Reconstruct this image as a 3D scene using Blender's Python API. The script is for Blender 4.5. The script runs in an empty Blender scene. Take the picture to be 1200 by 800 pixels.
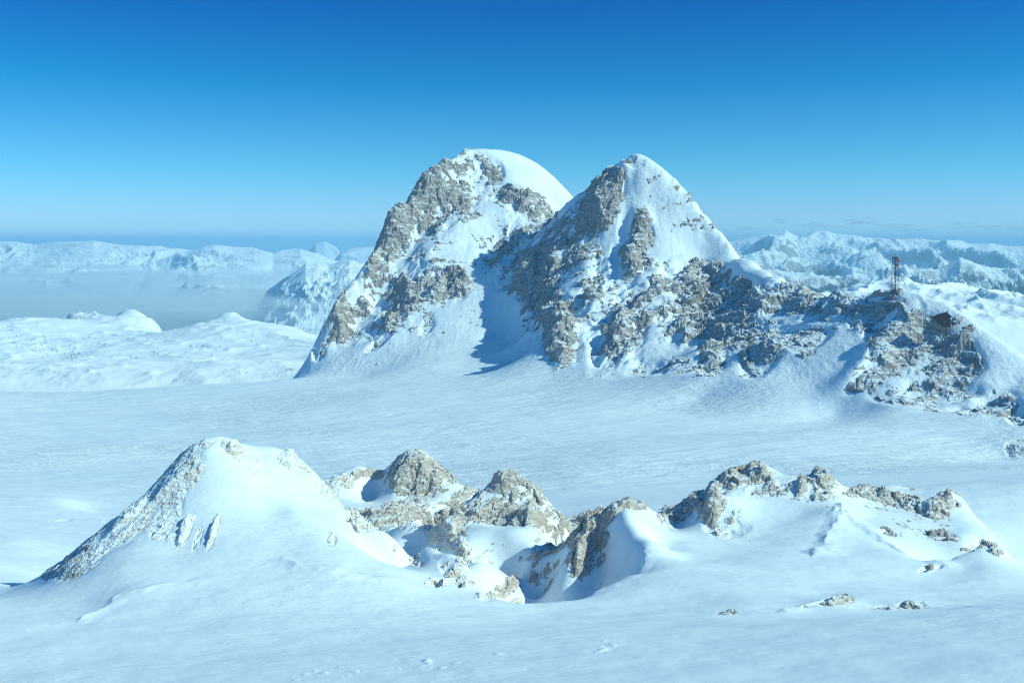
import bpy, math, random
import numpy as np
random.seed(7)
scene = bpy.context.scene
COL = scene.collection
F = 1167.0            # focal length in photo pixels (1200 wide)
CX, HY = 600.0, 285.0 # principal column, eye-level row
f32 = np.float32

# ------------------------------------------------------------------ helpers
def tag(o, label=None, cat=None, group=None, kind=None):
    if label: o['label'] = label
    if cat: o['category'] = cat
    if group: o['group'] = group
    if kind: o['kind'] = kind
    return o

def empty(name, loc=(0, 0, 0), rz=0.0):
    o = bpy.data.objects.new(name, None)
    COL.objects.link(o)
    o.location = loc
    o.rotation_euler = (0, 0, rz)
    return o

def P(px, py, d):
    return ((px - CX) / F * d, d, (HY - py) / F * d)

def _h(ix, iy, seed):
    h = (ix.astype(np.uint32) * np.uint32(374761393) + iy.astype(np.uint32) * np.uint32(668265263)
         + np.uint32((seed * 2246822519) & 0xFFFFFFFF))
    h = (h ^ (h >> np.uint32(13))) * np.uint32(1274126177)
    return h ^ (h >> np.uint32(16))

def perlin2(x, y, seed=0):
    x = np.asarray(x, f32); y = np.asarray(y, f32)
    fx = np.floor(x); fy = np.floor(y)
    ix = fx.astype(np.int32); iy = fy.astype(np.int32)
    tx = x - fx; ty = y - fy
    u = tx * tx * tx * (tx * (tx * 6 - 15) + 10); v = ty * ty * ty * (ty * (ty * 6 - 15) + 10)
    def g(ox, oy):
        h = (_h(ix + ox, iy + oy, seed) & np.uint32(1023)).astype(f32) * f32(2 * math.pi / 1024)
        return np.cos(h) * (tx - ox) + np.sin(h) * (ty - oy)
    a = g(0, 0); b = g(1, 0); c = g(0, 1); d = g(1, 1)
    return ((a + (b - a) * u) * (1 - v) + (c + (d - c) * u) * v) * f32(1.5)

def fbm2(x, y, octv=4, seed=0, gain=0.5, lac=2.03):
    s = np.zeros(np.broadcast(x, y).shape, f32); a = 1.0; t = 0.0
    for i in range(octv):
        s += f32(a) * perlin2(x + i * 17.3, y - i * 9.1, seed + i); t += a
        a *= gain; x = x * lac; y = y * lac
    return s / f32(t)

def ridged2(x, y, octv=4, seed=0, gain=0.5, lac=2.07):
    s = np.zeros(np.broadcast(x, y).shape, f32); a = 1.0; t = 0.0; w = 1.0
    for i in range(octv):
        n = 1 - np.abs(perlin2(x + i * 11.7, y + i * 5.3, seed + i)) * 1.6
        n = n * n * np.sign(n)
        s += f32(a) * n * w; t += a
        w = np.clip(n * 1.2 + 0.15, 0.1, 1)
        a *= gain; x = x * lac; y = y * lac
    return s / f32(t) * 2 - 1

def blocks2(x, y, seed=0, tilt=0.9):
    """angular rock blocks: every Voronoi cell is its own tilted plane"""
    x = np.asarray(x, f32); y = np.asarray(y, f32)
    ix = np.floor(x).astype(np.int32); iy = np.floor(y).astype(np.int32)
    best = np.full(x.shape, 1e9, f32); out = np.zeros(x.shape, f32)
    for ox in (-1, 0, 1):
        for oy in (-1, 0, 1):
            h = _h(ix + ox, iy + oy, seed)
            cx = (ix + ox) + 0.5 + ((h & np.uint32(255)).astype(f32) / 255 - 0.5) * 0.9
            cy = (iy + oy) + 0.5 + (((h >> np.uint32(8)) & np.uint32(255)).astype(f32) / 255 - 0.5) * 0.9
            r = ((h >> np.uint32(16)) & np.uint32(255)).astype(f32) / 127.5 - 1
            ang = (h >> np.uint32(24)).astype(f32) * f32(2 * math.pi / 256)
            dx = x - cx; dy = y - cy
            dd = dx * dx + dy * dy
            m = dd < best
            best = np.where(m, dd, best)
            out = np.where(m, r * f32(0.75) + f32(tilt) * (np.cos(ang) * dx + np.sin(ang) * dy), out)
    return out

def sstep(a, b, x):
    t = np.clip((x - a) / (b - a), 0, 1)
    return t * t * (3 - 2 * t)

class RBF:
    """multiquadric surface through points given in (bearing, ln distance)"""
    def __init__(self, pts, c=0.018, lam=0.0):
        p = np.array(pts, float)
        self.A = p[:, :2]; self.c2 = c * c
        r = np.sqrt(((self.A[:, None, :] - self.A[None]) ** 2).sum(2) + self.c2)
        n = len(p)
        M = np.zeros((n + 3, n + 3)); M[:n, :n] = -r + lam * np.eye(n)
        Q = np.c_[np.ones(n), self.A]
        M[:n, n:] = Q; M[n:, :n] = Q.T
        self.w = np.linalg.solve(M, np.r_[p[:, 2], 0, 0, 0])
    def __call__(self, a, b):
        sh = a.shape; a = a.ravel(); b = b.ravel(); out = np.empty(a.size)
        for i in range(0, a.size, 20000):
            s = slice(i, i + 20000)
            r = np.sqrt((a[s, None] - self.A[None, :, 0]) ** 2 + (b[s, None] - self.A[None, :, 1]) ** 2 + self.c2)
            out[s] = -r @ self.w[:-3] + self.w[-3] + self.w[-2] * a[s] + self.w[-1] * b[s]
        return out.reshape(sh)

def up1(arr, axis, src, dst):
    """Catmull-Rom resample along one axis, src uniform index space"""
    arr = np.moveaxis(arr, axis, 0)
    n = arr.shape[0]
    t = np.clip(np.interp(dst, src, np.arange(n)), 0, n - 1.0001)
    i = np.floor(t).astype(int); f = (t - i).reshape((-1,) + (1,) * (arr.ndim - 1))
    g = lambda k: arr[np.clip(i + k, 0, n - 1)]
    p0, p1, p2, p3 = g(-1), g(0), g(1), g(2)
    o = p1 + 0.5 * f * (p2 - p0 + f * (2 * p0 - 5 * p1 + 4 * p2 - p3 + f * (3 * (p1 - p2) + p3 - p0)))
    return np.moveaxis(o, 0, axis)

def eval_grid(rbf, acols, drows):
    """evaluate on a quarter-resolution lattice, then cubic upsample"""
    nr, nc = len(drows), len(acols)
    ri = np.unique(np.r_[np.arange(0, nr, 4), nr - 1]); ci = np.unique(np.r_[np.arange(0, nc, 4), nc - 1])
    A, B = np.meshgrid(acols[ci], np.log(drows[ri]))
    Z = rbf(A, B)
    Z = up1(Z, 0, ri.astype(float), np.arange(nr, dtype=float))
    return up1(Z, 1, ci.astype(float), np.arange(nc, dtype=float)).astype(f32)

def mesh_from_grid(name, X, Y, Z, mat, fmask=None, parent=None, smooth=True, attrs=None):
    nr, nc = Z.shape
    idx = np.arange(nr * nc, dtype=np.int32).reshape(nr, nc)
    q = np.stack([idx[:-1, :-1], idx[:-1, 1:], idx[1:, 1:], idx[1:, :-1]], -1).reshape(-1, 4)
    if fmask is not None: q = q[fmask.reshape(-1)]
    used = np.zeros(nr * nc, bool); used[q.ravel()] = True
    remap = np.cumsum(used).astype(np.int32) - 1
    co = np.stack([X.ravel(), Y.ravel(), Z.ravel()], -1)[used].astype(f32)
    q = remap[q].astype(np.int32)
    me = bpy.data.meshes.new(name)
    me.vertices.add(len(co)); me.vertices.foreach_set('co', co.ravel())
    me.loops.add(q.size); me.loops.foreach_set('vertex_index', q.ravel())
    me.polygons.add(len(q)); me.polygons.foreach_set('loop_start', np.arange(0, q.size, 4, dtype=np.int32))
    me.polygons.foreach_set('use_smooth', np.full(len(q), smooth))
    if attrs:
        for k, v in attrs.items():
            at = me.attributes.new(k, 'FLOAT', 'POINT'); at.data.foreach_set('value', v.ravel()[used].astype(f32))
    me.update(calc_edges=True)
    me.materials.append(mat)
    o = bpy.data.objects.new(name, me); COL.objects.link(o)
    if parent: o.parent = parent
    return o

def mesh_pydata(name, V, Fc, mat, parent=None, smooth=False):
    me = bpy.data.meshes.new(name); me.from_pydata(V, [], Fc); me.update()
    me.materials.append(mat)
    if smooth:
        for p in me.polygons: p.use_smooth = True
    o = bpy.data.objects.new(name, me); COL.objects.link(o)
    if parent: o.parent = parent
    return o

class MB:
    def __init__(s): s.V = []; s.F = []
    def hexa(s, pts):
        b = len(s.V); s.V += [tuple(p) for p in pts]
        s.F += [tuple(b + i for i in f) for f in ((0, 3, 2, 1), (4, 5, 6, 7), (0, 1, 5, 4), (1, 2, 6, 5), (2, 3, 7, 6), (3, 0, 4, 7))]
    def box(s, x0, x1, y0, y1, z0, z1):
        s.hexa([(x0, y0, z0), (x1, y0, z0), (x1, y1, z0), (x0, y1, z0), (x0, y0, z1), (x1, y0, z1), (x1, y1, z1), (x0, y1, z1)])
    def tube(s, a, b, r, n=8, r2=None):
        a = np.array(a, float); b = np.array(b, float); d = b - a; d /= np.linalg.norm(d)
        u = np.cross(d, (0, 0, 1) if abs(d[2]) < .9 else (1, 0, 0)); u /= np.linalg.norm(u); v = np.cross(d, u)
        base = len(s.V); r2 = r if r2 is None else r2
        for c, rr in ((a, r), (b, r2)):
            for k in range(n):
                t = 2 * math.pi * k / n
                s.V.append(tuple(c + rr * (math.cos(t) * u + math.sin(t) * v)))
        for k in range(n):
            j = (k + 1) % n
            s.F.append((base + k, base + j, base + n + j, base + n + k))
        s.F.append(tuple(base + k for k in range(n))[::-1]); s.F.append(tuple(base + n + k for k in range(n)))
    def build(s, name, mat, parent=None, smooth=False): return mesh_pydata(name, s.V, s.F, mat, parent, smooth)

# ------------------------------------------------------------------ materials
def new_mat(name):
    m = bpy.data.materials.new(name); m.use_nodes = True
    nt = m.node_tree; nt.nodes.clear()
    out = nt.nodes.new('ShaderNodeOutputMaterial')
    return m, nt, out
def nd(nt, t, **kw):
    n = nt.nodes.new(t)
    for k, v in kw.items():
        if k in n.inputs: n.inputs[k].default_value = v
        else: setattr(n, k, v)
    return n
def lk(nt, a, b): nt.links.new(a, b)
def mathn(nt, op, a, b=None, c=None, clamp=False):
    n = nt.nodes.new('ShaderNodeMath'); n.operation = op; n.use_clamp = clamp
    for i, v in enumerate((a, b, c)):
        if v is None: continue
        if isinstance(v, (int, float)): n.inputs[i].default_value = v
        else: lk(nt, v, n.inputs[i])
    return n.outputs[0]
def noise(nt, vec, scale, detail=4, rough=0.55, dist=0.0):
    n = nd(nt, 'ShaderNodeTexNoise'); n.inputs['Scale'].default_value = scale; n.inputs['Detail'].default_value = detail
    n.inputs['Roughness'].default_value = rough; n.inputs['Distortion'].default_value = dist
    if vec is not None: lk(nt, vec, n.inputs['Vector'])
    return n.outputs['Fac']
def mapping(nt, vec, scale=(1, 1, 1), rot=(0, 0, 0)):
    n = nd(nt, 'ShaderNodeMapping'); n.inputs['Scale'].default_value = scale; n.inputs['Rotation'].default_value = rot
    lk(nt, vec, n.inputs['Vector']); return n.outputs[0]
def ramp(nt, fac, stops, interp='LINEAR'):
    n = nd(nt, 'ShaderNodeValToRGB'); r = n.color_ramp; r.interpolation = interp
    while len(r.elements) > 1: r.elements.remove(r.elements[-1])
    r.elements[0].position = stops[0][0]; r.elements[0].color = (*stops[0][1], 1)
    for p, c in stops[1:]:
        e = r.elements.new(p); e.color = (*c, 1)
    lk(nt, fac, n.inputs['Fac']); return n.outputs['Color']
def mixc(nt, fac, a, b):
    n = nd(nt, 'ShaderNodeMix', data_type='RGBA')
    for s, v in ((n.inputs[0], fac), (n.inputs[6], a), (n.inputs[7], b)):
        if isinstance(v, (tuple, float, int)): s.default_value = (*v, 1) if isinstance(v, tuple) else v
        else: lk(nt, v, s)
    return n.outputs[2]
def smooth_range(nt, v, a, b):
    n = nd(nt, 'ShaderNodeMapRange', interpolation_type='SMOOTHSTEP')
    n.inputs['From Min'].default_value = a; n.inputs['From Max'].default_value = b
    lk(nt, v, n.inputs['Value']); return n.outputs['Result']
def bsdf(nt, out, color, rough=0.8, normal=None, spec=0.3, metal=0.0):
    b = nd(nt, 'ShaderNodeBsdfPrincipled')
    for s, v in ((b.inputs['Base Color'], color), (b.inputs['Roughness'], rough)):
        if isinstance(v, (tuple, float, int)): s.default_value = (*v, 1) if isinstance(v, tuple) else v
        else: lk(nt, v, s)
    b.inputs['Specular IOR Level'].default_value = spec; b.inputs['Metallic'].default_value = metal
    if normal is not None: lk(nt, normal, b.inputs['Normal'])
    lk(nt, b.outputs[0], out.inputs['Surface']); return b
def bump(nt, h, strength, dist, normal=None):
    n = nd(nt, 'ShaderNodeBump'); n.inputs['Strength'].default_value = strength; n.inputs['Distance'].default_value = dist
    lk(nt, h, n.inputs['Height'])
    if normal is not None: lk(nt, normal, n.inputs['Normal'])
    return n.outputs[0]

SNOW = (0.84, 0.875, 0.90)
def snow_mat(name, s, dist, streak):
    """wind-packed snow; s = size of the wind ripples in metres"""
    m, nt, out = new_mat(name)
    pos = nd(nt, 'ShaderNodeNewGeometry').outputs['Position']
    v1 = mapping(nt, pos, (1 / (s * streak), 1 / s, 1 / s), (0, 0, math.radians(14)))
    v2 = mapping(nt, pos, (1 / (s * 7), 1 / (s * 2.6), 1 / (s * 4)), (0, 0, math.radians(-8)))
    n1 = noise(nt, v1, 1.0, 5, 0.62, 0.6); n2 = noise(nt, v2, 1.0, 4, 0.5)
    gate = smooth_range(nt, noise(nt, pos, 1 / (s * 40), 3, 0.5), 0.38, 0.66)
    amt = mathn(nt, 'MULTIPLY_ADD', gate, 0.8, 0.2)
    h = mathn(nt, 'ADD', mathn(nt, 'MULTIPLY', n1, amt), mathn(nt, 'MULTIPLY', n2, 0.8))
    nrm = bump(nt, h, 1.0, dist)
    fac = smooth_range(nt, noise(nt, v2, 0.45, 5, 0.6), 0.35, 0.7)
    col = mixc(nt, fac, (0.80, 0.845, 0.885), (0.875, 0.90, 0.915))
    bsdf(nt, out, col, 0.55, nrm, 0.25)
    return m

def rock_mat(name, s, light, dark, brown, dust, lo=0.62, hi=0.86, bed=(0, 0, 0), bumpd=1.0, grain=0.55, ledge=0.9):
    """limestone with beds, fractures and snow on the ledges; s = grain size in metres"""
    m, nt, out = new_mat(name)
    geo = nd(nt, 'ShaderNodeNewGeometry'); pos = geo.outputs['Position']
    vb = mapping(nt, pos, (1 / (s * 6), 1 / (s * 6), 1 / s), bed)
    nbed = noise(nt, vb, 1.0, 6, 0.65, 0.5)
    nbig = noise(nt, pos, 1 / (s * 14), 5, 0.6)
    nfine = noise(nt, pos, 1 / (s * 1.2), 6, 0.72, 0.3)
    vor = nd(nt, 'ShaderNodeTexVoronoi', feature='DISTANCE_TO_EDGE'); vor.inputs['Scale'].default_value = 1 / (s * 5)
    warp = nd(nt, 'ShaderNodeVectorMath', operation='MULTIPLY_ADD'); nz = nd(nt, 'ShaderNodeTexNoise'); nz.inputs['Scale'].default_value = 1 / (s * 5); nz.inputs['Detail'].default_value = 4
    lk(nt, pos, nz.inputs['Vector']); lk(nt, nz.outputs['Color'], warp.inputs[0]); warp.inputs[1].default_value = (s * 5,) * 3; lk(nt, pos, warp.inputs[2])
    lk(nt, warp.outputs[0], vor.inputs['Vector'])
    crack = smooth_range(nt, vor.outputs['Distance'], 0.0, 0.09)
    h = mathn(nt, 'ADD', mathn(nt, 'MULTIPLY', nbed, 1.8), mathn(nt, 'ADD', mathn(nt, 'MULTIPLY', nfine, 0.45), mathn(nt, 'MULTIPLY', crack, 0.3)))
    nrm = bump(nt, h, 1.0, s * bumpd)
    col = mixc(nt, smooth_range(nt, nbed, 0.36, 0.66), dark, light)
    col = mixc(nt, mathn(nt, 'MULTIPLY', smooth_range(nt, nbig, 0.48, 0.66), 0.65), col, brown)
    col = mixc(nt, mathn(nt, 'MULTIPLY', smooth_range(nt, nfine, 0.62, 0.40), 0.35), col, tuple(c * 0.5 for c in dark))
    # snow caught on flat facets and in grain
    sep = nd(nt, 'ShaderNodeSeparateXYZ'); lk(nt, nrm, sep.inputs[0])
    sg = nd(nt, 'ShaderNodeSeparateXYZ'); lk(nt, geo.outputs['Normal'], sg.inputs[0])
    up = mathn(nt, 'ADD', mathn(nt, 'MULTIPLY', sep.outputs['Z'], 0.45), mathn(nt, 'MULTIPLY', sg.outputs['Z'], 0.55))
    k = mathn(nt, 'ADD', up, mathn(nt, 'MULTIPLY', mathn(nt, 'SUBTRACT', nfine, 0.5), grain))
    k = mathn(nt, 'ADD', k, mathn(nt, 'MULTIPLY', mathn(nt, 'SUBTRACT', nbig, 0.5), 0.8))
    k = mathn(nt, 'ADD', k, mathn(nt, 'MULTIPLY', mathn(nt, 'SUBTRACT', nbed, 0.5), ledge))
    k = mathn(nt, 'ADD', k, dust)
    sn = smooth_range(nt, k, lo, hi)
    col = mixc(nt, sn, col, SNOW)
    bsdf(nt, out, col, 0.85, nrm, 0.2)
    return m

def plain_mat(name, c, rough=0.6, metal=0.0, var=0.25, scale=2.0):
    m, nt, out = new_mat(name)
    tc = nd(nt, 'ShaderNodeTexCoord').outputs['Object']
    n = noise(nt, tc, scale, 4, 0.6)
    col = mixc(nt, n, tuple(x * (1 - var) for x in c), tuple(min(1, x * (1 + var)) for x in c))
    bsdf(nt, out, col, rough, None, 0.3, metal)
    return m

M_SNOW_NEAR = snow_mat('snow_near', 1.3, 0.24, 2.4)
M_SNOW_FAR = snow_mat('snow_far', 4.0, 2.6, 3.2)
M_SNOW_MTN = snow_mat('snow_mountain', 5.0, 1.5, 1.2)
M_ROCK_MTN = rock_mat('limestone_mountain', 2.6, (0.58, 0.515, 0.485), (0.36, 0.315, 0.295), (0.47, 0.375, 0.315), 0.09, 0.72, 0.98, (math.radians(12), math.radians(-14), 0), 0.55)
M_ROCK_NEAR = rock_mat('limestone_near', 0.5, (0.74, 0.63, 0.545), (0.52, 0.435, 0.375), (0.61, 0.475, 0.36), 0.08, 0.76, 0.96, (math.radians(10), math.radians(-25), 0), 0.6)
M_ROCK_FROST = rock_mat('limestone_frosted', 0.5, (0.82, 0.72, 0.63), (0.66, 0.57, 0.49), (0.72, 0.60, 0.48), 0.20, 0.74, 0.98, (math.radians(20), math.radians(-52), 0), 0.4, 0.2, 1.5)

# ------------------------------------------------------------------ control points of the terrain (column, row, distance)
CP = []
def add(*pts):
    for px, py, d in pts: CP.append(((px - CX) / F, math.log(d), (HY - py) / F * d))
def addz(*pts):
    for px, d, z in pts: CP.append(((px - CX) / F, math.log(d), z))
def crest(pts, dd, dz):
    for px, py, d in pts:
        add((px, py, d))
        addz((px, d + dd, (HY - py) / F * d - dz))

# foot of the camera's slope and foreground snow
for px in range(-250, 1500, 250):
    addz((px, 22, -31), (px, 60, -38.5 + .04 * (px - 600) / F * 60))
for px in range(-200, 1450, 150):
    t = (px - 600) / F
    addz((px, 110, -48.5 + .075 * t * 110), (px, 138, -54.4 + .06 * t * 138))
add((-200, 720, 160), (-100, 706, 172), (0, 700, 186), (100, 706, 170), (200, 705, 166), (300, 706, 165), (400, 706, 166), (480, 708, 167), (560, 716, 166),
    (640, 720, 168), (720, 712, 172), (800, 700, 176), (870, 700, 172), (950, 722, 156), (1040, 722, 156), (1130, 712, 164), (1250, 700, 172), (1400, 690, 180))
add((-200, 660, 255), (-80, 660, 258), (-5, 655, 262), (5, 696, 196), (-45, 703, 196), (0, 683, 217), (-200, 620, 350), (-60, 618, 360), (30, 630, 320), (-150, 580, 480), (20, 600, 440), (80, 585, 480))
# left knoll
crest([(48, 684, 190), (62, 673, 191)], 24, 8.5)
crest([(75, 662, 193)], 24, 11)
crest([(100, 641, 197), (130, 613, 203), (160, 588, 207), (190, 560, 211), (210, 536, 214), (232, 517, 216), (252, 511, 218), (270, 515, 219),
       (287, 523, 221), (300, 532, 221), (318, 523, 226), (335, 529, 229), (352, 538, 230), (372, 556, 229), (392, 580, 226), (412, 602, 222), (438, 620, 217), (462, 638, 211), (487, 656, 204)], 26, 16)
add((110, 680, 178), (150, 655, 184), (170, 625, 194), (200, 590, 202), (225, 560, 207), (262, 540, 211), (240, 610, 196), (215, 645, 187), (250, 655, 182), (300, 655, 182),
    (160, 690, 171), (250, 690, 171), (330, 690, 171), (300, 570, 208), (320, 600, 202), (350, 570, 216), (340, 640, 188), (362, 600, 207), (345, 598, 203), (395, 660, 180),
    (372, 645, 186), (400, 620, 205), (425, 645, 197), (450, 660, 190), (400, 672, 176), (450, 676, 177), (470, 664, 188), (420, 668, 179))
addz((100, 260, -92), (200, 265, -90), (300, 275, -88), (380, 270, -88))
# low dome and lip before the hollow
crest([(478, 668, 190), (500, 655, 193), (520, 648, 194), (540, 658, 193), (555, 676, 190)], 14, 10)
add((520, 668, 187), (500, 680, 182), (540, 690, 181), (562, 697, 179), (590, 703, 178), (620, 707, 178), (655, 705, 180), (700, 695, 187), (735, 680, 195), (790, 655, 205))
addz((570, 192, -74), (600, 196, -80), (640, 200, -80), (680, 203, -77), (585, 212, -84), (625, 214, -83), (712, 204, -74))
# middle rock behind
crest([(385, 572, 300), (405, 560, 308), (432, 551, 314), (450, 548, 316), (462, 541, 317), (470, 534, 318), (486, 531, 320), (503, 537, 320), (520, 549, 318), (533, 563, 314), (560, 575, 306)], 30, 18)
add((468, 545, 309), (456, 569, 303), (444, 590, 296), (448, 562, 320), (440, 575, 313), (431, 588, 305), (470, 580, 298), (500, 580, 298), (530, 585, 296), (420, 590, 292), (400, 600, 285), (430, 605, 281), (480, 600, 283), (530, 600, 284), (450, 630, 268), (490, 620, 270), (420, 640, 262), (480, 645, 256), (505, 640, 255))
addz((450, 240, -84), (490, 236, -84), (515, 228, -82))
# central rock
crest([(505, 640, 248), (515, 625, 253), (528, 608, 257), (540, 592, 261), (555, 580, 264), (572, 567, 267), (588, 558, 269), (602, 556, 270), (616, 562, 270), (632, 574, 269), (645, 588, 267), (655, 603, 263), (664, 620, 259), (672, 636, 255)], 26, 20)
add((545, 600, 256), (590, 590, 259), (625, 595, 258), (560, 612, 252), (600, 609, 253), (635, 607, 254), (545, 618, 250), (570, 618, 247), (605, 617, 247), (630, 613, 250),
    (560, 645, 236), (600, 640, 237), (640, 630, 243), (650, 640, 240), (540, 650, 234), (550, 668, 225), (590, 670, 224), (620, 652, 231), (640, 645, 236), (530, 640, 240), (575, 690, 214))
# dark rock rib and wind scoop
crest([(655, 648, 228), (668, 630, 231), (683, 617, 234), (700, 606, 237), (715, 598, 240), (730, 590, 243), (745, 588, 246), (758, 592, 247)], 24, 15)
add((706, 614, 227), (722, 616, 223), (738, 624, 218), (750, 638, 212), (756, 652, 207), (752, 668, 202), (737, 682, 196), (690, 628, 226), (680, 650, 221), (665, 672, 218), (640, 690, 226), (600, 690, 233), (690, 690, 217))
add((700, 640, 226), (712, 645, 222), (724, 652, 217), (735, 660, 212), (738, 672, 206), (700, 668, 221), (714, 680, 214))
add((770, 640, 221), (780, 622, 232), (765, 612, 240), (800, 640, 222), (800, 655, 210))
# right rocky knoll
crest([(768, 612, 256), (782, 600, 258), (800, 588, 260), (820, 574, 262), (838, 562, 264), (855, 556, 266), (872, 549, 268), (888, 543, 270), (902, 547, 270), (915, 556, 271), (928, 562, 270), (942, 560, 266), (955, 555, 263), (968, 554, 262),
       (978, 562, 262), (992, 571, 264), (1010, 573, 268), (1030, 570, 271), (1048, 568, 272), (1065, 574, 272), (1088, 578, 271), (1108, 582, 269), (1122, 580, 267), (1134, 592, 262), (1150, 610, 254), (1170, 630, 245), (1200, 655, 232), (1240, 680, 218), (1300, 690, 212)], 30, 18)
add((800, 615, 245), (830, 585, 249), (836, 581, 246), (845, 600, 241), (835, 620, 236), (855, 632, 230), (880, 630, 231), (880, 600, 243), (880, 575, 254), (915, 590, 248), (940, 600, 243), (955, 620, 231), (975, 608, 236), (985, 598, 240), (1000, 605, 240), (1030, 615, 236), (1000, 640, 220),
    (960, 650, 212), (900, 655, 206), (850, 660, 204), (1020, 590, 256), (1060, 590, 258), (1090, 600, 252), (1110, 605, 250), (1060, 620, 235), (1110, 622, 238), (1130, 630, 232), (1060, 650, 216), (1000, 665, 202), (930, 680, 188))
crest([(1105, 660, 208), (1120, 655, 212), (1138, 645, 215), (1155, 636, 219), (1170, 640, 220), (1190, 656, 214)], 10, 6)
add((1085, 668, 204), (1100, 672, 202), (1130, 664, 206), (1160, 665, 203), (1120, 680, 196), (1190, 676, 198), (1040, 680, 194), (1180, 690, 188), (1240, 695, 185))
# low rocks
add((940, 709, 166), (965, 703, 168), (990, 703, 169), (1020, 710, 167), (1060, 706, 169), (1085, 710, 168), (1000, 714, 164), (1030, 698, 176), (960, 698, 178))
# hidden hollow between knolls and the plain
for px, z in ((480, -104), (560, -102), (640, -100), (720, -97), (800, -95), (900, -93), (1000, -92), (1100, -90), (1200, -88), (1350, -86)):
    addz((px, 340, z + 6), (px, 400, z - 6))
addz((150, 330, -106), (250, 330, -104), (350, 340, -104), (150, 400, -116), (280, 400, -113), (380, 400, -110))
# glacier plain
addz(*[(px, 480, z) for px, z in ((100, -128), (250, -126), (400, -123), (550, -120), (700, -116), (850, -113), (1000, -110), (1150, -107), (1350, -104))])
addz(*[(px, 640, z) for px, z in ((-200, -147), (0, -148), (200, -146), (400, -142), (550, -137), (700, -130), (850, -124), (950, -121), (1050, -121))])
addz(*[(px, 860, z) for px, z in ((-200, -166), (0, -167), (200, -165), (400, -159), (550, -150), (700, -140), (820, -133))])
addz(*[(px, 1100, z) for px, z in ((-200, -182), (0, -184), (150, -183), (300, -176), (450, -162), (550, -152))])
add((340, 444, 1300), (250, 450, 1330), (150, 456, 1330), (0, 459, 1330), (-150, 460, 1330))
addz((-200, 1500, -235), (0, 1500, -238), (150, 1500, -240), (250, 1500, -240), (320, 1520, -238), (-200, 1900, -345), (50, 1900, -350), (200, 1900, -350), (330, 1900, -350), (-200, 2100, -420), (100, 2100, -420), (330, 2100, -420))

# left summit
crest([(350, 441, 1380), (358, 427, 1400), (366, 411, 1415), (373, 395, 1430), (377, 381, 1445), (388, 368, 1462), (400, 354, 1480), (410, 338, 1500), (420, 320, 1530), (430, 306, 1556),
       (440, 297, 1580), (443, 283, 1600), (449, 265, 1622), (458, 250, 1640), (470, 237, 1655), (484, 222, 1672), (497, 207, 1690), (512, 195, 1708), (528, 186, 1724), (545, 180, 1738), (562, 177.5, 1748), (580, 178, 1755),
       (600, 182, 1762), (618, 188, 1766), (635, 197, 1768), (650, 208, 1768), (664, 222, 1764), (676, 237, 1752), (692, 252, 1735)], 90, 75)
add((450, 300, 1570), (468, 285, 1590), (485, 270, 1605), (505, 252, 1632), (525, 240, 1655), (545, 222, 1690), (575, 213, 1705), (600, 222, 1685))
add((560, 192, 1728), (590, 196, 1732), (625, 210, 1730), (650, 228, 1725), (620, 236, 1668), (645, 252, 1650), (595, 245, 1640), (560, 245, 1638), (535, 250, 1622), (520, 270, 1590), (560, 275, 1588), (600, 275, 1590),
    (490, 300, 1540), (530, 305, 1525), (570, 310, 1520), (460, 325, 1525), (490, 340, 1480), (525, 335, 1480), (550, 345, 1455), (580, 350, 1440), (430, 345, 1500), (410, 370, 1462), (440, 370, 1455), (470, 365, 1445), (500, 375, 1415),
    (390, 400, 1420), (420, 400, 1405), (455, 400, 1385), (490, 400, 1370), (540, 385, 1385), (380, 425, 1375), (410, 425, 1350), (450, 420, 1340), (500, 412, 1320), (560, 400, 1340), (420, 441, 1290), (380, 443, 1300), (480, 428, 1270))
# second summit: crest, spine and faces
crest([(690, 226, 1550), (700, 216, 1530), (712, 207, 1512), (720, 197, 1500), (730, 187, 1490), (740, 182, 1483), (750, 181, 1480), (762, 187, 1476), (776, 197, 1468), (790, 209, 1460), (804, 222, 1448), (818, 238, 1432), (832, 256, 1412), (845, 272, 1392), (856, 286, 1372), (868, 303, 1345)], 80, 85)
add((675, 240, 1570), (655, 255, 1580), (640, 262, 1570), (735, 215, 1455), (750, 225, 1440), (765, 240, 1425), (770, 262, 1395), (760, 285, 1365), (740, 262, 1405), (715, 245, 1430), (700, 262, 1430), (705, 290, 1390),
    (790, 240, 1420), (805, 265, 1390), (825, 285, 1365), (800, 295, 1350), (835, 302, 1335), (740, 310, 1325), (720, 330, 1285), (690, 305, 1370), (670, 290, 1420), (650, 285, 1450), (620, 290, 1490), (605, 300, 1500),
    (690, 350, 1235), (668, 380, 1170), (655, 410, 1120), (650, 434, 1085), (640, 400, 1170), (640, 360, 1270), (660, 340, 1310), (620, 340, 1390), (605, 365, 1390), (595, 392, 1360), (620, 395, 1300), (640, 418, 1180), (640, 315, 1400), (600, 335, 1440),
    (580, 380, 1390), (600, 402, 1310), (630, 425, 1180))
add((770, 310, 1305), (800, 325, 1270), (840, 325, 1275), (760, 350, 1220), (800, 365, 1165), (840, 360, 1170), (720, 375, 1160), (700, 400, 1120), (760, 390, 1110), (800, 410, 1060), (840, 400, 1000), (870, 340, 1180), (880, 370, 1060),
    (690, 432, 1062), (740, 435, 1030), (780, 438, 945), (820, 440, 892), (850, 425, 930), (880, 410, 935), (900, 385, 1000), (920, 360, 1060))
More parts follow.
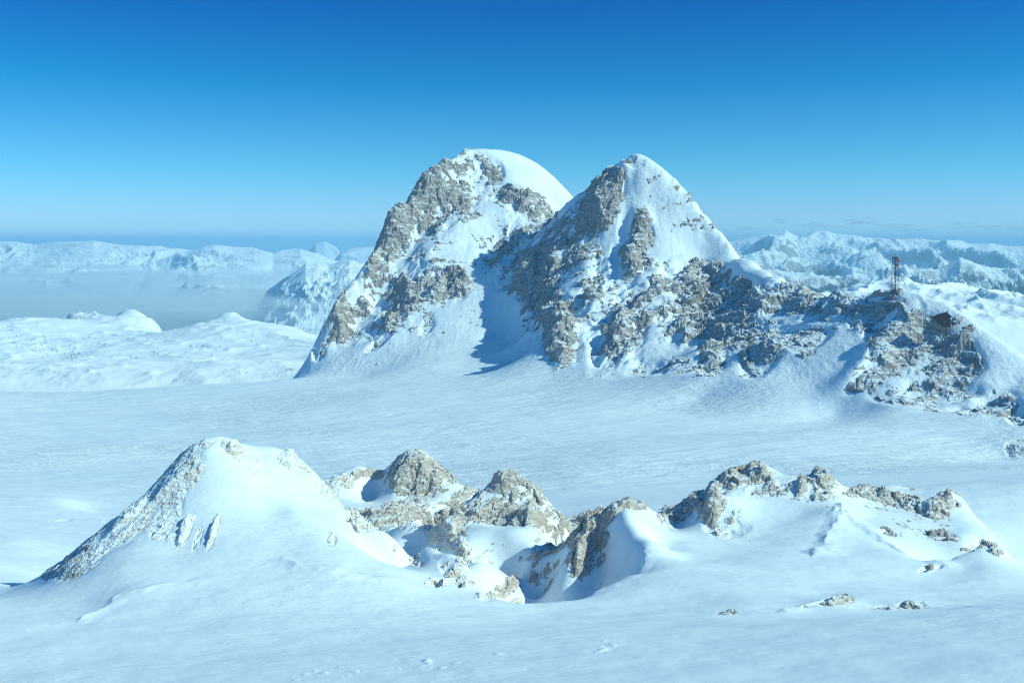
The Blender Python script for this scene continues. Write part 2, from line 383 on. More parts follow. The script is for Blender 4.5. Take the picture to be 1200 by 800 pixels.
# right shoulder and ridge with the mast
crest([(880, 309, 1290), (893, 317, 1250), (908, 325, 1200), (925, 333, 1150), (945, 340, 1095), (965, 343, 1050), (985, 344, 1005), (1005, 343, 970), (1022, 341, 945), (1036, 339, 925), (1050, 341, 908), (1066, 342, 898), (1080, 346, 888), (1095, 351, 876),
       (1112, 357, 862), (1135, 373, 840), (1160, 391, 820), (1182, 405, 805), (1205, 420, 790), (1240, 445, 765), (1300, 480, 720), (1400, 510, 660)], 70, 48)
add((940, 365, 1010), (970, 362, 980), (1000, 360, 940), (960, 390, 905), (930, 400, 905), (900, 430, 872), (880, 440, 866), (930, 440, 850), (920, 456, 826), (960, 450, 822), (985, 430, 836), (995, 400, 868), (1000, 380, 903), (985, 466, 796),
    (1030, 362, 905), (1078, 352, 880), (1056, 370, 861), (1030, 399, 836), (1006, 429, 813), (986, 455, 800), (1040, 372, 884), (1014, 398, 862), (992, 428, 836), (1085, 385, 850), (1060, 410, 830), (1062, 430, 810), (1040, 445, 792), (1110, 400, 828), (1090, 430, 802), (1115, 415, 812), (1140, 405, 810), (1160, 420, 790),
    (1110, 440, 788), (1150, 445, 772), (1190, 450, 762), (1040, 458, 778), (1080, 458, 774), (1060, 471, 755), (1100, 476, 742), (1130, 468, 748), (1170, 470, 722), (1130, 484, 712), (1170, 490, 688), (1200, 480, 705), (1020, 474, 774), (1200, 515, 602), (1180, 533, 588), (1230, 520, 600), (1300, 530, 590))
# behind everything
for px in (400, 500, 600, 700, 800, 900, 1000, 1100, 1250, 1400):
    addz((px, 2100, -330 if px < 700 else -250)); addz((px, 1920, -180 if px < 800 else -230))
addz((1000, 1400, -150), (1150, 1100, -170), (1300, 900, -170), (1250, 1400, -215), (1100, 1600, -215), (1400, 1200, -215))

ZF = RBF(CP, 0.016, 0.0004)

# ------------------------------------------------------------------ where rock shows (-1 deep snow ... +1 bare rock), ellipses: column,row,rx,ry,angle,value
K_FAR = [
 (520,305,115,120,0,-.42),
 (452,278,13,30,25,.95),(468,255,24,26,0,.95),(490,236,26,24,0,.9),(512,212,26,20,0,.75),(535,196,20,12,0,.55),(558,186,16,9,0,.5),(500,258,14,14,0,.6),
 (577,200,13,14,0,.85),(558,208,18,8,0,-.2),(540,232,18,20,0,.35),(520,250,14,16,0,.35),(562,225,22,10,0,-.35),(598,225,18,10,0,.45),(622,240,20,14,0,.45),
 (632,206,36,16,28,-1.3),(655,228,22,14,35,-1.3),(610,190,22,8,15,-1.2),
 (560,275,40,28,0,-.5),(560,345,34,40,0,-1),(530,365,26,30,0,-.9),
 (505,335,28,20,0,.45),(538,332,16,18,0,.45),(472,348,20,24,0,.35),(452,380,30,14,-40,.3),(485,303,14,14,0,.1),(402,378,24,28,0,.3),(425,350,22,20,-50,.2),(440,330,14,22,30,.15),(376,402,9,24,15,.3),(415,350,14,20,20,.15),
 (500,385,7,18,20,.2),(440,405,22,5,-40,.25),(455,300,10,10,0,.2),
 (450,425,90,15,-8,-1.2),(520,405,60,16,-10,-1.2),
 (600,282,24,16,0,.25),(645,268,36,24,0,.2),(575,300,14,16,0,-.1),
 (640,330,60,75,0,.25),(618,325,24,36,0,.65),(702,242,24,40,20,.85),(668,292,26,26,0,.35),(655,400,24,36,0,.85),(640,372,20,30,0,.3),(690,320,20,30,0,.5),(720,215,14,16,0,.4),
 (652,300,13,5,-32,-1),(690,308,10,16,10,-.5),(672,330,12,22,20,-.5),(592,380,24,36,10,-1.3),(610,398,20,10,0,-1.3),
 (745,189,16,8,0,.1),(800,242,32,50,-38,-.68),(716,206,9,6,0,.45),(701,217,9,6,0,.5),(738,187,9,4,0,.35),(808,228,7,4,40,.3),(838,264,7,4,45,.35),(857,288,8,5,40,.45),(792,212,7,3,40,.2),(822,245,6,3,45,.2),(838,288,26,18,30,-1.2),(785,215,18,20,0,-.55),(820,262,14,30,-40,-.4),
 (752,275,14,22,0,.75),(738,300,15,20,0,.6),
 (790,318,60,16,0,.3),(755,345,55,34,0,.2),(820,350,60,30,0,.42),(720,400,36,40,0,.15),(870,352,44,30,0,.5),(855,386,30,11,0,.95),(836,415,17,20,0,.9),(775,430,55,12,0,-.05),(735,385,20,16,0,.6),(780,350,24,6,-25,-.7),(760,320,20,6,-40,-.6),(700,440,40,8,0,-.3),(790,395,26,18,0,-.4),
 (905,372,120,44,8,.62),(1065,410,70,56,25,.35),(884,314,30,11,32,-1.2),(930,350,48,20,0,.75),(888,362,26,10,-25,.95),(950,350,20,8,0,.8),(905,345,24,12,0,.5),(940,372,60,5,0,-.8),(945,388,26,16,-15,.9),(905,396,36,14,-20,.8),(890,422,26,16,-40,.6),(880,372,20,8,0,.3),
 (985,420,26,44,35,-1.3),(955,445,50,16,-20,-1.3),(965,378,50,5,0,-.6),
 (1000,353,54,12,0,.8),(1050,346,30,7,0,.35),(1012,378,16,14,0,.6),(1080,362,22,8,10,-.8),
 (1062,390,44,24,-30,.95),(1028,430,38,12,-35,.8),(1080,420,30,8,-20,-.3),(1005,452,20,6,-30,.4),(1060,440,30,6,-10,-.6),
 (1120,425,26,24,0,.3),(1142,408,13,22,-15,.7),(1100,400,20,8,0,.2),
 (1070,463,50,11,0,.85),(1110,455,40,8,0,.5),(1130,478,26,8,-10,.6),(1170,470,26,14,0,.5),(1090,480,30,6,0,.2),(1195,486,14,10,0,.4),
 (1198,524,20,11,0,.9),(1172,415,46,11,40,-1.3),(1190,435,30,12,40,-.9),(1100,365,14,6,20,-.6),
]
H_FAR = [(752,268,13,24,0,13),(736,300,12,20,0,10),(704,238,15,34,14,9),(688,288,11,30,10,9),(732,262,7,26,5,-10),(722,300,6,20,5,-8),(655,395,15,34,0,11),(640,330,12,40,12,11),(618,322,11,30,5,9),(628,345,6,36,8,-8),
 (505,335,17,13,0,11),(538,330,11,13,0,10),(470,345,13,20,0,8),(577,201,10,12,0,7),(540,232,13,13,0,9),(598,226,13,8,0,7),(622,241,15,8,0,7),(400,372,12,20,15,8),(452,382,16,8,-40,7),(430,350,8,16,20,6),
 (720,392,12,28,20,8),(700,415,8,20,10,-6),(775,340,30,9,-30,6),(745,360,26,7,-35,6),(835,410,12,15,0,7),(856,384,22,7,0,6),(930,350,26,9,0,5),(888,362,22,7,-25,5),(945,388,20,10,-15,5),
 (730,200,8,16,10,7),(752,215,8,14,0,5),(500,215,14,30,-50,5),(465,262,10,24,-20,6),(483,250,5,26,-25,-6),(716,206,5,5,0,5),(701,217,5,4,0,5),(736,187,5,4,0,4),(726,194,3,5,0,-3),(808,228,4,4,0,4),(838,264,4,4,0,4),(856,287,5,4,0,5),(792,212,4,3,0,3),(547,181,5,3,0,3),(520,192,5,4,0,4)]
H_NEAR = [(836,592,8,20,0,1.6),(815,590,6,14,-30,1.2),(858,560,10,8,0,1.2),(888,551,9,7,0,1.4),(905,565,6,6,0,.8),(962,558,9,7,0,1.4),(940,570,6,7,0,1.0),(955,575,5,6,0,.9),(1012,573,8,6,0,.9),(1040,580,8,6,0,1.1),(1095,592,9,7,0,1.2),(1112,583,5,7,0,1.2),
 (490,545,10,12,0,1.6),(512,560,8,10,0,1.2),(470,560,7,20,25,1.2),(590,565,10,10,0,1.5),(575,590,20,6,-30,1.0),(620,580,10,10,0,1.0),(530,615,7,18,25,1.4),(600,602,40,5,2,.9),(545,645,8,8,0,1.0),(690,615,7,14,-30,1.2),(680,650,6,14,10,1.3),(705,635,5,12,5,1.0),(735,590,9,4,0,.8),
 (150,605,5,26,45,.8),(200,570,5,22,45,.8),(275,525,7,6,0,.9),(343,530,7,6,0,.9),(215,620,4,14,20,.7),(248,625,3,16,18,.7),(970,706,8,3,0,.2),(992,703,5,3,0,.25),(1072,708,6,3,0,.15)]
K_NEAR = [
 (95,650,42,22,-42,.75),(140,612,42,28,-45,.75),(183,582,38,30,-48,.7),(218,548,28,22,-48,.5),(237,520,18,6,-20,.3),
 (205,622,14,22,25,.0),(218,620,7,24,20,.3),(232,632,4,18,20,.25),(249,625,5,26,18,.3),(185,622,8,14,25,.4),(190,595,20,26,-48,.25),
 (275,527,22,9,40,.75),(302,536,10,6,20,.2),(345,543,24,10,35,.75),(385,575,14,10,45,.55),(425,618,14,8,45,.3),(300,550,26,8,20,-.2),
 (388,632,7,8,0,.35),(490,652,12,12,40,.7),
 (60,668,16,7,-40,.4),(75,606,8,3,0,.7),
 (400,565,18,10,0,.5),(430,556,20,8,0,.35),(432,575,16,14,20,-.8),(487,560,34,26,0,.95),(510,560,24,16,0,.6),(530,575,26,12,0,-.2),(455,608,62,17,0,.3),(540,600,30,12,0,.5),(485,590,40,6,0,-.1),(450,628,40,10,-10,-.4),(480,640,34,10,0,-.5),(512,622,12,12,0,.3),
 (590,585,56,36,0,.5),(525,625,22,24,-40,.95),(600,604,56,11,4,.95),(645,618,16,22,20,.8),(605,575,26,16,0,.2),(590,562,16,6,0,.5),
 (600,640,50,22,0,-1),(545,652,18,12,0,.1),(635,645,26,6,-20,.55),(650,608,8,10,0,-.4),
 (535,672,26,12,40,.45),(515,652,20,6,0,-.3),(512,682,14,5,0,.4),(612,703,18,4,0,.5),
 (600,687,40,10,-20,.6),(630,672,26,6,-25,.4),(690,625,22,30,-45,.7),(700,612,40,9,-35,.85),(682,655,16,22,15,.95),(700,640,10,18,0,.5),(740,592,20,5,0,.4),(735,655,30,26,0,-1.4),(640,690,30,14,0,-1),(715,690,50,10,0,-1.2),
 (800,590,30,18,-38,.5),(850,563,40,14,-20,.5),(842,603,22,26,0,.75),(862,612,26,20,0,.15),(880,558,30,12,0,.2),(890,580,40,14,0,-.1),(955,562,28,10,0,.4),(945,578,30,12,0,.3),(925,575,24,12,0,.1),(905,600,40,16,0,-1),
 (1010,577,22,6,0,.45),(1050,585,40,9,12,.4),(1090,597,24,9,20,.5),(1110,585,20,10,0,.3),(1060,572,18,4,0,-.2),(985,599,10,4,30,.3),(1040,622,12,4,20,.4),(1040,605,40,9,20,-.9),
 (1105,628,24,5,10,.45),(1140,640,20,5,-20,.4),(1165,642,14,7,30,.4),(1090,667,16,4,-15,.4),
 (972,706,18,4.5,-8,.3),(992,703,11,4.5,0,.5),(945,712,16,2.2,-15,.2),(1040,711,16,3.5,0,.25),(1068,709,18,4.5,0,.4),(850,718,14,2.2,0,.2),
]
def paint(K, PX, PY, lst):
    for px, py, rx, ry, ang, val in lst:
        R = max(rx, ry) * 1.7
        m = (np.abs(PX - px) < R) & (np.abs(PY - py) < R)
        if not m.any(): continue
        dx = PX[m] - px; dy = PY[m] - py
        c, s = math.cos(math.radians(ang)), math.sin(math.radians(ang))
        q = ((dx * c + dy * s) / rx) ** 2 + ((-dx * s + dy * c) / ry) ** 2
        w = np.exp(-q ** 2 * 0.7)
        K[m] = K[m] * (1 - w) + val * w
    return K

acols = ((np.arange(-190, 1391, 1.15)) - CX) / F
def base_grid(drows):
    Z = eval_grid(ZF, acols, drows)
    Y = np.repeat(drows.astype(f32)[:, None], len(acols), 1)
    X = Y * acols.astype(f32)[None, :]
    return X, Y, Z
def dilate(m, n):
    for _ in range(n):
        a = m.copy()
        a[1:] |= m[:-1]; a[:-1] |= m[1:]; a[:, 1:] |= m[:, :-1]; a[:, :-1] |= m[:, 1:]
        m = a
    return m
def facemax(V): return np.maximum(np.maximum(V[:-1, :-1], V[1:, :-1]), np.maximum(V[:-1, 1:], V[1:, 1:]))
def facemean(V): return (V[:-1, :-1] + V[1:, :-1] + V[:-1, 1:] + V[1:, 1:]) * f32(.25)

# ------------------------------------------------------------------ FAR: plain + twin peaks + ridge
drows_f = np.r_[np.arange(450, 540, 3.0), np.arange(540, 1760, 1.7), np.arange(1760, 2101, 6.0)]
X, Y, B = base_grid(drows_f)
PX = CX + F * X / Y; PY = HY - F * B / Y
K = np.full(B.shape, -1.3, f32)
paint(K, PX, PY, K_FAR)
foot = np.array([(-300, 3000), (325, 3000), (345, 1330), (420, 1275), (480, 1260), (560, 1330), (590, 1330), (620, 1200), (650, 1075), (690, 1045), (740, 985), (780, 932), (820, 882), (880, 848), (930, 812), (985, 788), (1020, 766), (1100, 728), (1150, 680), (1180, 580), (1500, 560)], float)
dfoot = np.interp(PX, foot[:, 0], foot[:, 1])
on_mtn = sstep(-25, 60, Y - dfoot)
wx = X + 14 * fbm2(X / 60, Y / 60, 3, 5); wy = Y + 14 * fbm2(X / 60, Y / 60, 3, 9)
# large relief of the faces
rel = ridged2(wx / 150, wy / 220, 4, 21) * 0.6
B0 = B
B = B + on_mtn * np.clip(K + 1.1, 0, 1.5) * rel * 7
# beds: lines of constant q climb to the right on the pointed peak, lie flat on the ridge
slope = np.interp(PX, [560, 640, 820, 900], [-0.12, 0.55, 0.45, 0.08]).astype(f32)
q = B - slope * (X - 120) + 5 * fbm2(X / 50, Y / 50, 3, 15)
al = X + 0.35 * Y
beds = 0.6 * perlin2(q / 8, al / 110, 17) + 0.45 * perlin2(q / 3.6, al / 55, 18)
beds = np.sign(beds) * np.abs(beds) ** 0.7
ct, st = math.cos(math.radians(28)), math.sin(math.radians(28))
bu = wx * ct + wy * st; bv = -wx * st + wy * ct
fine = 1 - 0.6 * sstep(.7, .95, K)
gate = sstep(-.75, .25, K) * on_mtn
H = np.zeros(B.shape, f32)
for px, py, rx, ry, ang, hh in H_FAR:
    t_ = np.full(B.shape, 0, f32); paint(t_, PX, PY, [(px, py, rx, ry, ang, 1.0)]); H += hh * t_
macro = gate * (1 - 0.6 * sstep(.8, .95, K)) * (5.5 * blocks2(bu / 44, bv / 26, 203, 1.0) + 6.5 * ridged2(wx / 62, wy / 120, 3, 221) + 3 * blocks2(bu / 20, bv / 12, 207, 1.0)) + H * on_mtn
macro = macro * np.clip(Y / 1250, 0.5, 1.0) * (1 - .5 * sstep(790, 860, PX)) * (1 - 0.92 * np.exp(-(((PX - 1049) / 30) ** 2 + ((PY - 345) / 14) ** 2) ** 2))
crag = 0.42 * blocks2(bu / 40, bv / 20, 3, 1.0) + 0.34 * blocks2(bu / 15, bv / 8, 8, 1.0) + 0.16 * fine * blocks2(bu / 6, bv / 4, 12, 1.0) + 0.30 * ridged2(bu / 38, bv / 22, 4, 31) + 0.26 * fine * ridged2(X / 8 + 2, q / 6, 3, 40) + 0.60 * fine * beds
Kn = K + np.where(K > -1.0, 1.0, 0.0) * (0.55 * fbm2(bu / 60, q / 18, 4, 45) + 0.55 * fbm2(X / 13, Y / 13, 3, 47) + 0.06 + np.where(PX > 690, .45, .1) * fbm2(al / 80, q / 5, 3, 49))
amp = 5.0 * np.clip(Y / 1250, 0.55, 1.1)
Rk = B + macro + amp * (0.8 * crag + 0.5 * (Kn - 0.25))
Sn = B + 0.62 * macro - 0.5 * amp * np.maximum(Kn + 0.45, 0) * on_mtn + on_mtn * (0.9 * fbm2(X / 26, Y / 60, 4, 50) + 0.22 * ridged2(X / 11, Y / 40, 3, 52)) + (1 - on_mtn) * (0.9 * fbm2(X / 90, Y / 40, 4, 60) + sstep(450, 520, Y) * 0.55 * sstep(-.3, .4, fbm2(X / 160, Y / 160, 3, 63)) * ridged2((X * .95 + Y * .3) / 46, (Y * .95 - X * .3) / 8, 4, 65))
Rk = np.where(on_mtn > 0.02, Rk, Sn - 5)
# partition
fy = facemean(Y); fpx = facemean(PX); fpy = facemean(PY)
plain = fy < np.interp(fpx, foot[:, 0], foot[:, 1])
lineLP = np.interp(fy, [1250, 1340, 1400, 1500, 1580, 1700, 2100], [585, 590, 598, 600, 668, 700, 760])
lineLP_wide = np.where(fy > 1580, lineLP, lineLP)
isL = (~plain) & (fpx < lineLP_wide)
lineR = np.interp(fy, [690, 895, 1000, 1100, 1200, 1345, 1500], [860, 862, 866, 868, 870, 872, 900])
isR = (~plain) & (~isL) & (fpx > lineR)
isP = (~plain) & (~isL) & (~isR)
rockface = facemax(Rk - Sn) > -1.0
# craggy 3-d break-up of the rock sheet sideways so cliffs are not stretched
gy, gx = np.gradient(Rk)
jx = 2.2 * fbm2(Y / 9 + 3, Rk / 7, 3, 71); jy = 3.0 * fbm2(X / 9, Rk / 6, 3, 77)
XR = X + jx; YR = Y + jy
SURF_F = (drows_f, np.maximum(Rk, Sn))
sf = mesh_from_grid('snow_field', X, Y, Sn, M_SNOW_FAR, plain)
tag(sf, 'wide pale glacier plain of wind-rippled snow below the twin peaks', 'snow field', kind='structure')
for nm, msk, lab in (('mountain', isL, 'broad round-topped peak with grey cliff on its left and a white dome'),
                     ('mountain', isP, 'pointed peak with shaded rocky left face and snowy right flank'),
                     ('rocky_ridge', isR, 'low rocky ridge of tan slabs carrying the lattice mast')):
    root = tag(empty(nm, (0, 0, 0)), lab, 'mountain' if nm == 'mountain' else 'ridge', kind='structure')
    mesh_from_grid('snow_cover', X, Y, Sn, M_SNOW_MTN, msk, root)
    mesh_from_grid('rock_face', XR, YR, Rk, M_ROCK_MTN, msk & rockface, root, False)
pm = plain & rockface & (fpx > 1165) & (fpy > 505)
if pm.any():
    r_, c_ = np.where(pm); cs = np.where((PX[r_, c_] > 1178))[0]
    keep = np.zeros_like(pm); keep[r_[cs], c_[cs]] = True; pm = keep
if pm.any():
    o = mesh_from_grid('rock_outcrop', XR, YR, Rk, M_ROCK_MTN, pm)
    tag(o, 'dark rock patch at the foot of the ridge by the right edge of the plain', 'rock outcrop')

# ------------------------------------------------------------------ NEAR: foreground snow and its outcrops
drows_n = np.r_[np.arange(22, 90, 4.0), np.arange(90, 112, 0.7), np.arange(112, 134, 0.3), np.arange(134, 158, 0.6), np.arange(158, 335, 0.28), np.arange(335, 450, 1.2), 450.0]
X, Y, B = base_grid(drows_n)
PX = CX + F * X / Y; PY = HY - F * B / Y
K = np.full(B.shape, -1.3, f32)
paint(K, PX, PY, K_NEAR)
K[(Y > 338) | ((PX < 300) & (Y > 224)) | ((PX < 382) & (Y > 236))] = -1.3
lone = ((X - P(75, 606, 425)[0]) / 3.4) ** 2 + ((Y - 425) / 4.5) ** 2
K = np.maximum(K, np.where(lone < 9, -1.3 + 2.1 * np.exp(-lone ** 2 * .6), -1.3)).astype(f32)
fade = sstep(450, 400, Y)
wx = X + 2.2 * fbm2(X / 9, Y / 9, 3, 105); wy = Y + 2.2 * fbm2(X / 9, Y / 9, 3, 109)
ct, st = math.cos(math.radians(35)), math.sin(math.radians(35))
bu = wx * ct + wy * st; bv = -wx * st + wy * ct
q = B - 0.75 * X + 0.9 * fbm2(X / 7, Y / 7, 3, 115); al = X * 0.8 + 0.6 * Y
beds = 0.6 * perlin2(q / 1.5, al / 14, 117) + 0.45 * perlin2(q / 0.6, al / 7, 118)
beds = np.sign(beds) * np.abs(beds) ** 0.75
gate = sstep(-.7, .3, K)
H = np.zeros(B.shape, f32)
for px, py, rx, ry, ang, hh in H_NEAR:
    t_ = np.full(B.shape, 0, f32); paint(t_, PX, PY, [(px, py, rx, ry, ang, 1.0)]); H += hh * t_ * (Y < 338)
lowr = np.where((PY > 690) & (PX > 830), 0.35, np.where(PX < 400, .22, 1.0)).astype(f32)
macro = lowr * gate * (0.75 * blocks2(bu / 6.5, bv / 3.6, 303, 1.0) + 0.65 * ridged2(bu / 9, bv / 5, 3, 321) + .35 * blocks2(bu / 2.6, bv / 1.6, 307, 1.0)) + H
crag = 0.40 * blocks2(bu / 9, bv / 4, 103, 0.9) + 0.26 * blocks2(bu / 3.6, bv / 1.9, 108, 0.9) + 0.20 * blocks2(bu / 1.5, bv / .9, 112, 1.0) + 0.10 * blocks2(bu / .7, bv / .45, 113, 1.0) + 0.30 * ridged2(bu / 8, bv / 4, 4, 131) + 0.08 * fbm2(X / 1.4, Y / 1.4, 3, 140) + 0.62 * beds
crag = crag * np.where(PX < 380, .55, 1.0).astype(f32)
Kn = K + np.where(K > -0.9, 1.0, 0.0) * (0.30 * fbm2(bu / 9, q / 2.5, 4, 145))
amp = 0.85
Rk = B + macro + amp * (0.8 * crag + 0.5 * (Kn - 0.0))
Sn = B + 0.45 * macro - 0.5 * amp * np.maximum(Kn + 0.4, 0) + 0.22 * fade * fbm2(X / 9, Y / 6, 4, 150) + 0.5 * fade * fbm2(X / 40, Y / 22, 3, 155) + (1 - fade) * 0.9 * fbm2(X / 90, Y / 40, 4, 60)
Rk = np.where(K > -1.28, Rk, Sn - 2)
def seg_ridge(p, q, wid, hgt):
    (x0, y0), (x1, y1) = p, q; L2 = (x1 - x0) ** 2 + (y1 - y0) ** 2
    t = np.clip(((X - x0) * (x1 - x0) + (Y - y0) * (y1 - y0)) / L2, 0, 1)
    dd = (X - x0 - t * (x1 - x0)) ** 2 + (Y - y0 - t * (y1 - y0)) ** 2
    return (hgt * np.exp(-dd / wid ** 2) * (0.55 + 0.6 * fbm2(X / 5, Y / 5, 2, 190))).astype(f32)
for a_, b_ in (((-60, 592, 452), (290, 604, 425)), ((-60, 600, 436), (120, 601, 428)), ((-60, 612, 405), (110, 616, 398)), ((120, 601, 428), (260, 609, 412))):
    Sn = Sn + seg_ridge(P(*a_)[:2], P(*b_)[:2], 1.5, 0.55)
WBX = 1.5 * fbm2(X / 5, Y / 5, 3, 401); WBY = 1.5 * fbm2(X / 5, Y / 5, 3, 405); WBH = 0.75 + 0.6 * fbm2(X / 6, Y / 6, 2, 409)
def wind_lip(pts, wid, hgt):
    best_ = np.zeros(X.shape, f32); XW = X + WBX; YW = Y + WBY
    for a_, b_ in zip(pts[:-1], pts[1:]):
        (x0, y0), (x1, y1) = P(*a_)[:2], P(*b_)[:2]; L2 = (x1 - x0) ** 2 + (y1 - y0) ** 2
        t = np.clip(((XW - x0) * (x1 - x0) + (YW - y0) * (y1 - y0)) / L2, 0, 1)
        dd = np.sqrt((XW - x0 - t * (x1 - x0)) ** 2 + (YW - y0 - t * (y1 - y0)) ** 2) + 2.0 * wid / 5 * (t > 0.999) * 0
        side = ((XW - x0) * (y1 - y0) - (YW - y0) * (x1 - x0))
        side = side / math.sqrt(L2); w_ = wid * (0.72 + 0.28 * np.tanh(side * 2))
        best_ = np.maximum(best_, np.clip(1 - dd / w_, 0, 1) ** 1.6)
    return hgt * best_ * np.clip(WBH, .2, 1.3)
Sn = Sn + wind_lip([(955, 648, 214), (964, 640, 218), (975, 618, 229), (985, 599, 239), (988, 590, 244)], 6.5, 1.1).astype(f32) + wind_lip([(985, 599, 239), (1020, 616, 232), (1060, 640, 219), (1100, 658, 208)][::-1], 5.0, .8).astype(f32)
Sn = Sn + wind_lip([(100, 722, 161), (140, 694, 169), (190, 684, 172), (228, 676, 174)], 3.0, .5).astype(f32) + wind_lip([(1120, 655, 212), (1155, 637, 219), (1190, 656, 214)], 3.0, .6).astype(f32) + wind_lip([(330, 655, 182), (372, 668, 178), (430, 682, 176), (480, 690, 176)], 4.0, .45).astype(f32)
Sn = Sn + wind_lip([(920, 718, 160), (950, 709, 166), (972, 702, 169)], 3.0, .55).astype(f32) + wind_lip([(1080, 709, 168), (1120, 716, 163), (1165, 725, 158)], 2.4, .35).astype(f32) + wind_lip([(992, 703, 169), (1015, 707, 168)], 2.4, .3).astype(f32)
Sn = Sn + wind_lip([(700, 697, 186), (738, 682, 194), (753, 664, 203), (755, 648, 208)], 3.0, .7).astype(f32)
rnd = random.Random(5)
for k in range(46):
    px = rnd.choice((rnd.uniform(250, 470), rnd.uniform(480, 620), rnd.uniform(690, 720), rnd.uniform(330, 420))); d = 122 + (px - 400) * 0.012 + rnd.gauss(0, 1.6)
    bx, by = P(px, 700, d)[:2]; r = rnd.uniform(.12, .34)
    i0, i1 = np.searchsorted(drows_n, (by - 3, by + 3)); j0, j1 = np.searchsorted(acols, ((bx - 3) / by, (bx + 3) / by))
    xs = X[i0:i1, j0:j1]; ys = Y[i0:i1, j0:j1]
    Sn[i0:i1, j0:j1] += r * .6 * np.exp(-(((xs - bx) / (r * 1.8)) ** 2 + ((ys - by) / r) ** 2) ** 2)
jx = 0.35 * fbm2(Y / 1.6 + 3, Rk / 1.2, 3, 171); jy = 0.45 * fbm2(X / 1.6, Rk / 1.1, 3, 177)
sn = mesh_from_grid('snow_slope', X, Y, Sn, M_SNOW_NEAR)
tag(sn, 'near snow slope with drifts wrapping the foreground rocks', 'snow slope', kind='structure')
SURF_N = (drows_n, np.maximum(Rk, Sn))
rockface = facemax(Rk - Sn) > -1.0
rockseen = facemax(Rk - Sn) > 0.0
seeds = [  # column,row, label
 (150, 610, 'long tilted pale slab on the left side of the big snowy knoll', 'rock outcrop', None),
 (232, 622, 'row of small pale ribs poking from the front snow of the big left knoll', 'rock outcrop', None),
 (275, 527, 'pale rock just right of the top of the big snowy knoll', 'rock outcrop', None),
 (350, 548, 'pale rock along the right shoulder of the big snowy knoll', 'rock outcrop', None),
 (485, 655, 'cream rock at the right end of the big snowy knoll beside the hollow', 'rock outcrop', None),
 (388, 632, 'tiny rock patch in the bright snow flank of the big left knoll', 'rock outcrop', None),
 (75, 606, 'small tan rock alone on the plain left of the big knoll', 'rock outcrop', None),
 (470, 585, 'farther grey-beige rock hump with grooved face behind the left knoll', 'rock outcrop', None),
 (590, 595, 'beige cliffed rock with a snow apron in the middle foreground', 'rock outcrop', None),
 (540, 678, 'low rounded pale rock in the snow below the central cliffed rock', 'rock outcrop', None),
 (612, 703, 'small pale stone on the snow lip before the shaded hollow', 'rock', None),
 (610, 685, 'dark shaded rock ledge at the bottom of the hollow', 'rock outcrop', None),
 (692, 635, 'dark shaded rock rib above the blue wind scoop', 'rock outcrop', None),
 (850, 585, 'cluster of tan crags on the left half of the right snowy knoll', 'rock outcrop', None),
 (950, 568, 'brown crags in the middle of the right snowy knoll crest', 'rock outcrop', None),
 (1065, 590, 'broken band of brown rocks along the right end of the right knoll', 'rock outcrop', None),
 (1040, 622, 'small rock tip in the snow below the right knoll band', 'rock', None),
 (1120, 632, 'short broken line of tan rocks low on the right knoll', 'rock outcrop', None),
 (1090, 667, 'small shaded rock at the tip of the little snow mound at right', 'rock', None),
 (1165, 642, 'small tan rock on the crest of the little snow mound at right', 'rock', None),
 (970, 706, 'low jagged rock barely rising from the near snow at right', 'rock outcrop', None),
 (1055, 710, 'flat tan rock beside the jagged one in the near snow at right', 'rock outcrop', None),
 (850, 718, 'sliver of rock nearly buried in the near snow', 'rock', None),
]
fpx = facemean(PX); fpy = facemean(PY)
best = np.full(fpx.shape, 1e9, f32); who = np.zeros(fpx.shape, np.int16)
for i, s in enumerate(seeds):
    dd = (fpx - s[0]) ** 2 + ((fpy - s[1]) * 1.5) ** 2
    m = dd < best; best = np.where(m, dd, best); who = np.where(m, i, who)
fy = facemean(Y)
for i, s in enumerate(seeds):
    m = rockface & (who == i)
    if m.sum() < 6: continue
    r_, c_ = np.where(m); r0, r1, q0, q1 = r_.min(), r_.max() + 1, c_.min(), c_.max() + 1
    sub = m[r0:r1, q0:q1]; lab = np.where(sub, np.arange(sub.size).reshape(sub.shape) + 1, 0)
    while True:   # connected patches of this outcrop
        old = lab; l2 = np.pad(lab, 1)
        lab = np.where(sub, np.maximum.reduce([l2[1:-1, 1:-1], l2[:-2, 1:-1], l2[2:, 1:-1], l2[1:-1, :-2], l2[1:-1, 2:]]), 0)
        if (lab == old).all(): break
    ids, cnt = np.unique(lab[sub], return_counts=True)
    seen = np.array([(rockseen[r0:r1, q0:q1] & (lab == k)).sum() for k in ids])
    main = ids[seen.argmax()]; used_dir = set()
    order = np.argsort(-seen)
    for k in order:
        if seen[k] < max(14, 0.05 * seen.max()) and ids[k] != main: continue
        mm = np.zeros_like(m); mm[r0:r1, q0:q1] = (lab == ids[k]) & sub
        lab_txt = s[2]
        if ids[k] == main:
            mx0, my0 = fpx[mm].mean(), fpy[mm].mean()
        else:
            ex, ey = fpx[mm].mean() - mx0, fpy[mm].mean() - my0
            dr = ('right of' if ex > 0 else 'left of') if abs(ex) > abs(ey) * 1.3 else ('below' if ey > 0 else 'above')
            if dr in used_dir: continue
            used_dir.add(dr)
            lab_txt = ' '.join(('small rock patch just %s the %s' % (dr, s[2])).split()[:16])
        o = mesh_from_grid('rock' if s[3] == 'rock' or ids[k] != main else 'rock_outcrop', X + jx, Y + jy, Rk, M_ROCK_FROST if i < 6 or i in (9, 10) else M_ROCK_NEAR, mm, None, False)
        tag(o, lab_txt, 'rock' if ids[k] != main else s[3], 'foreground rocks in the snow')

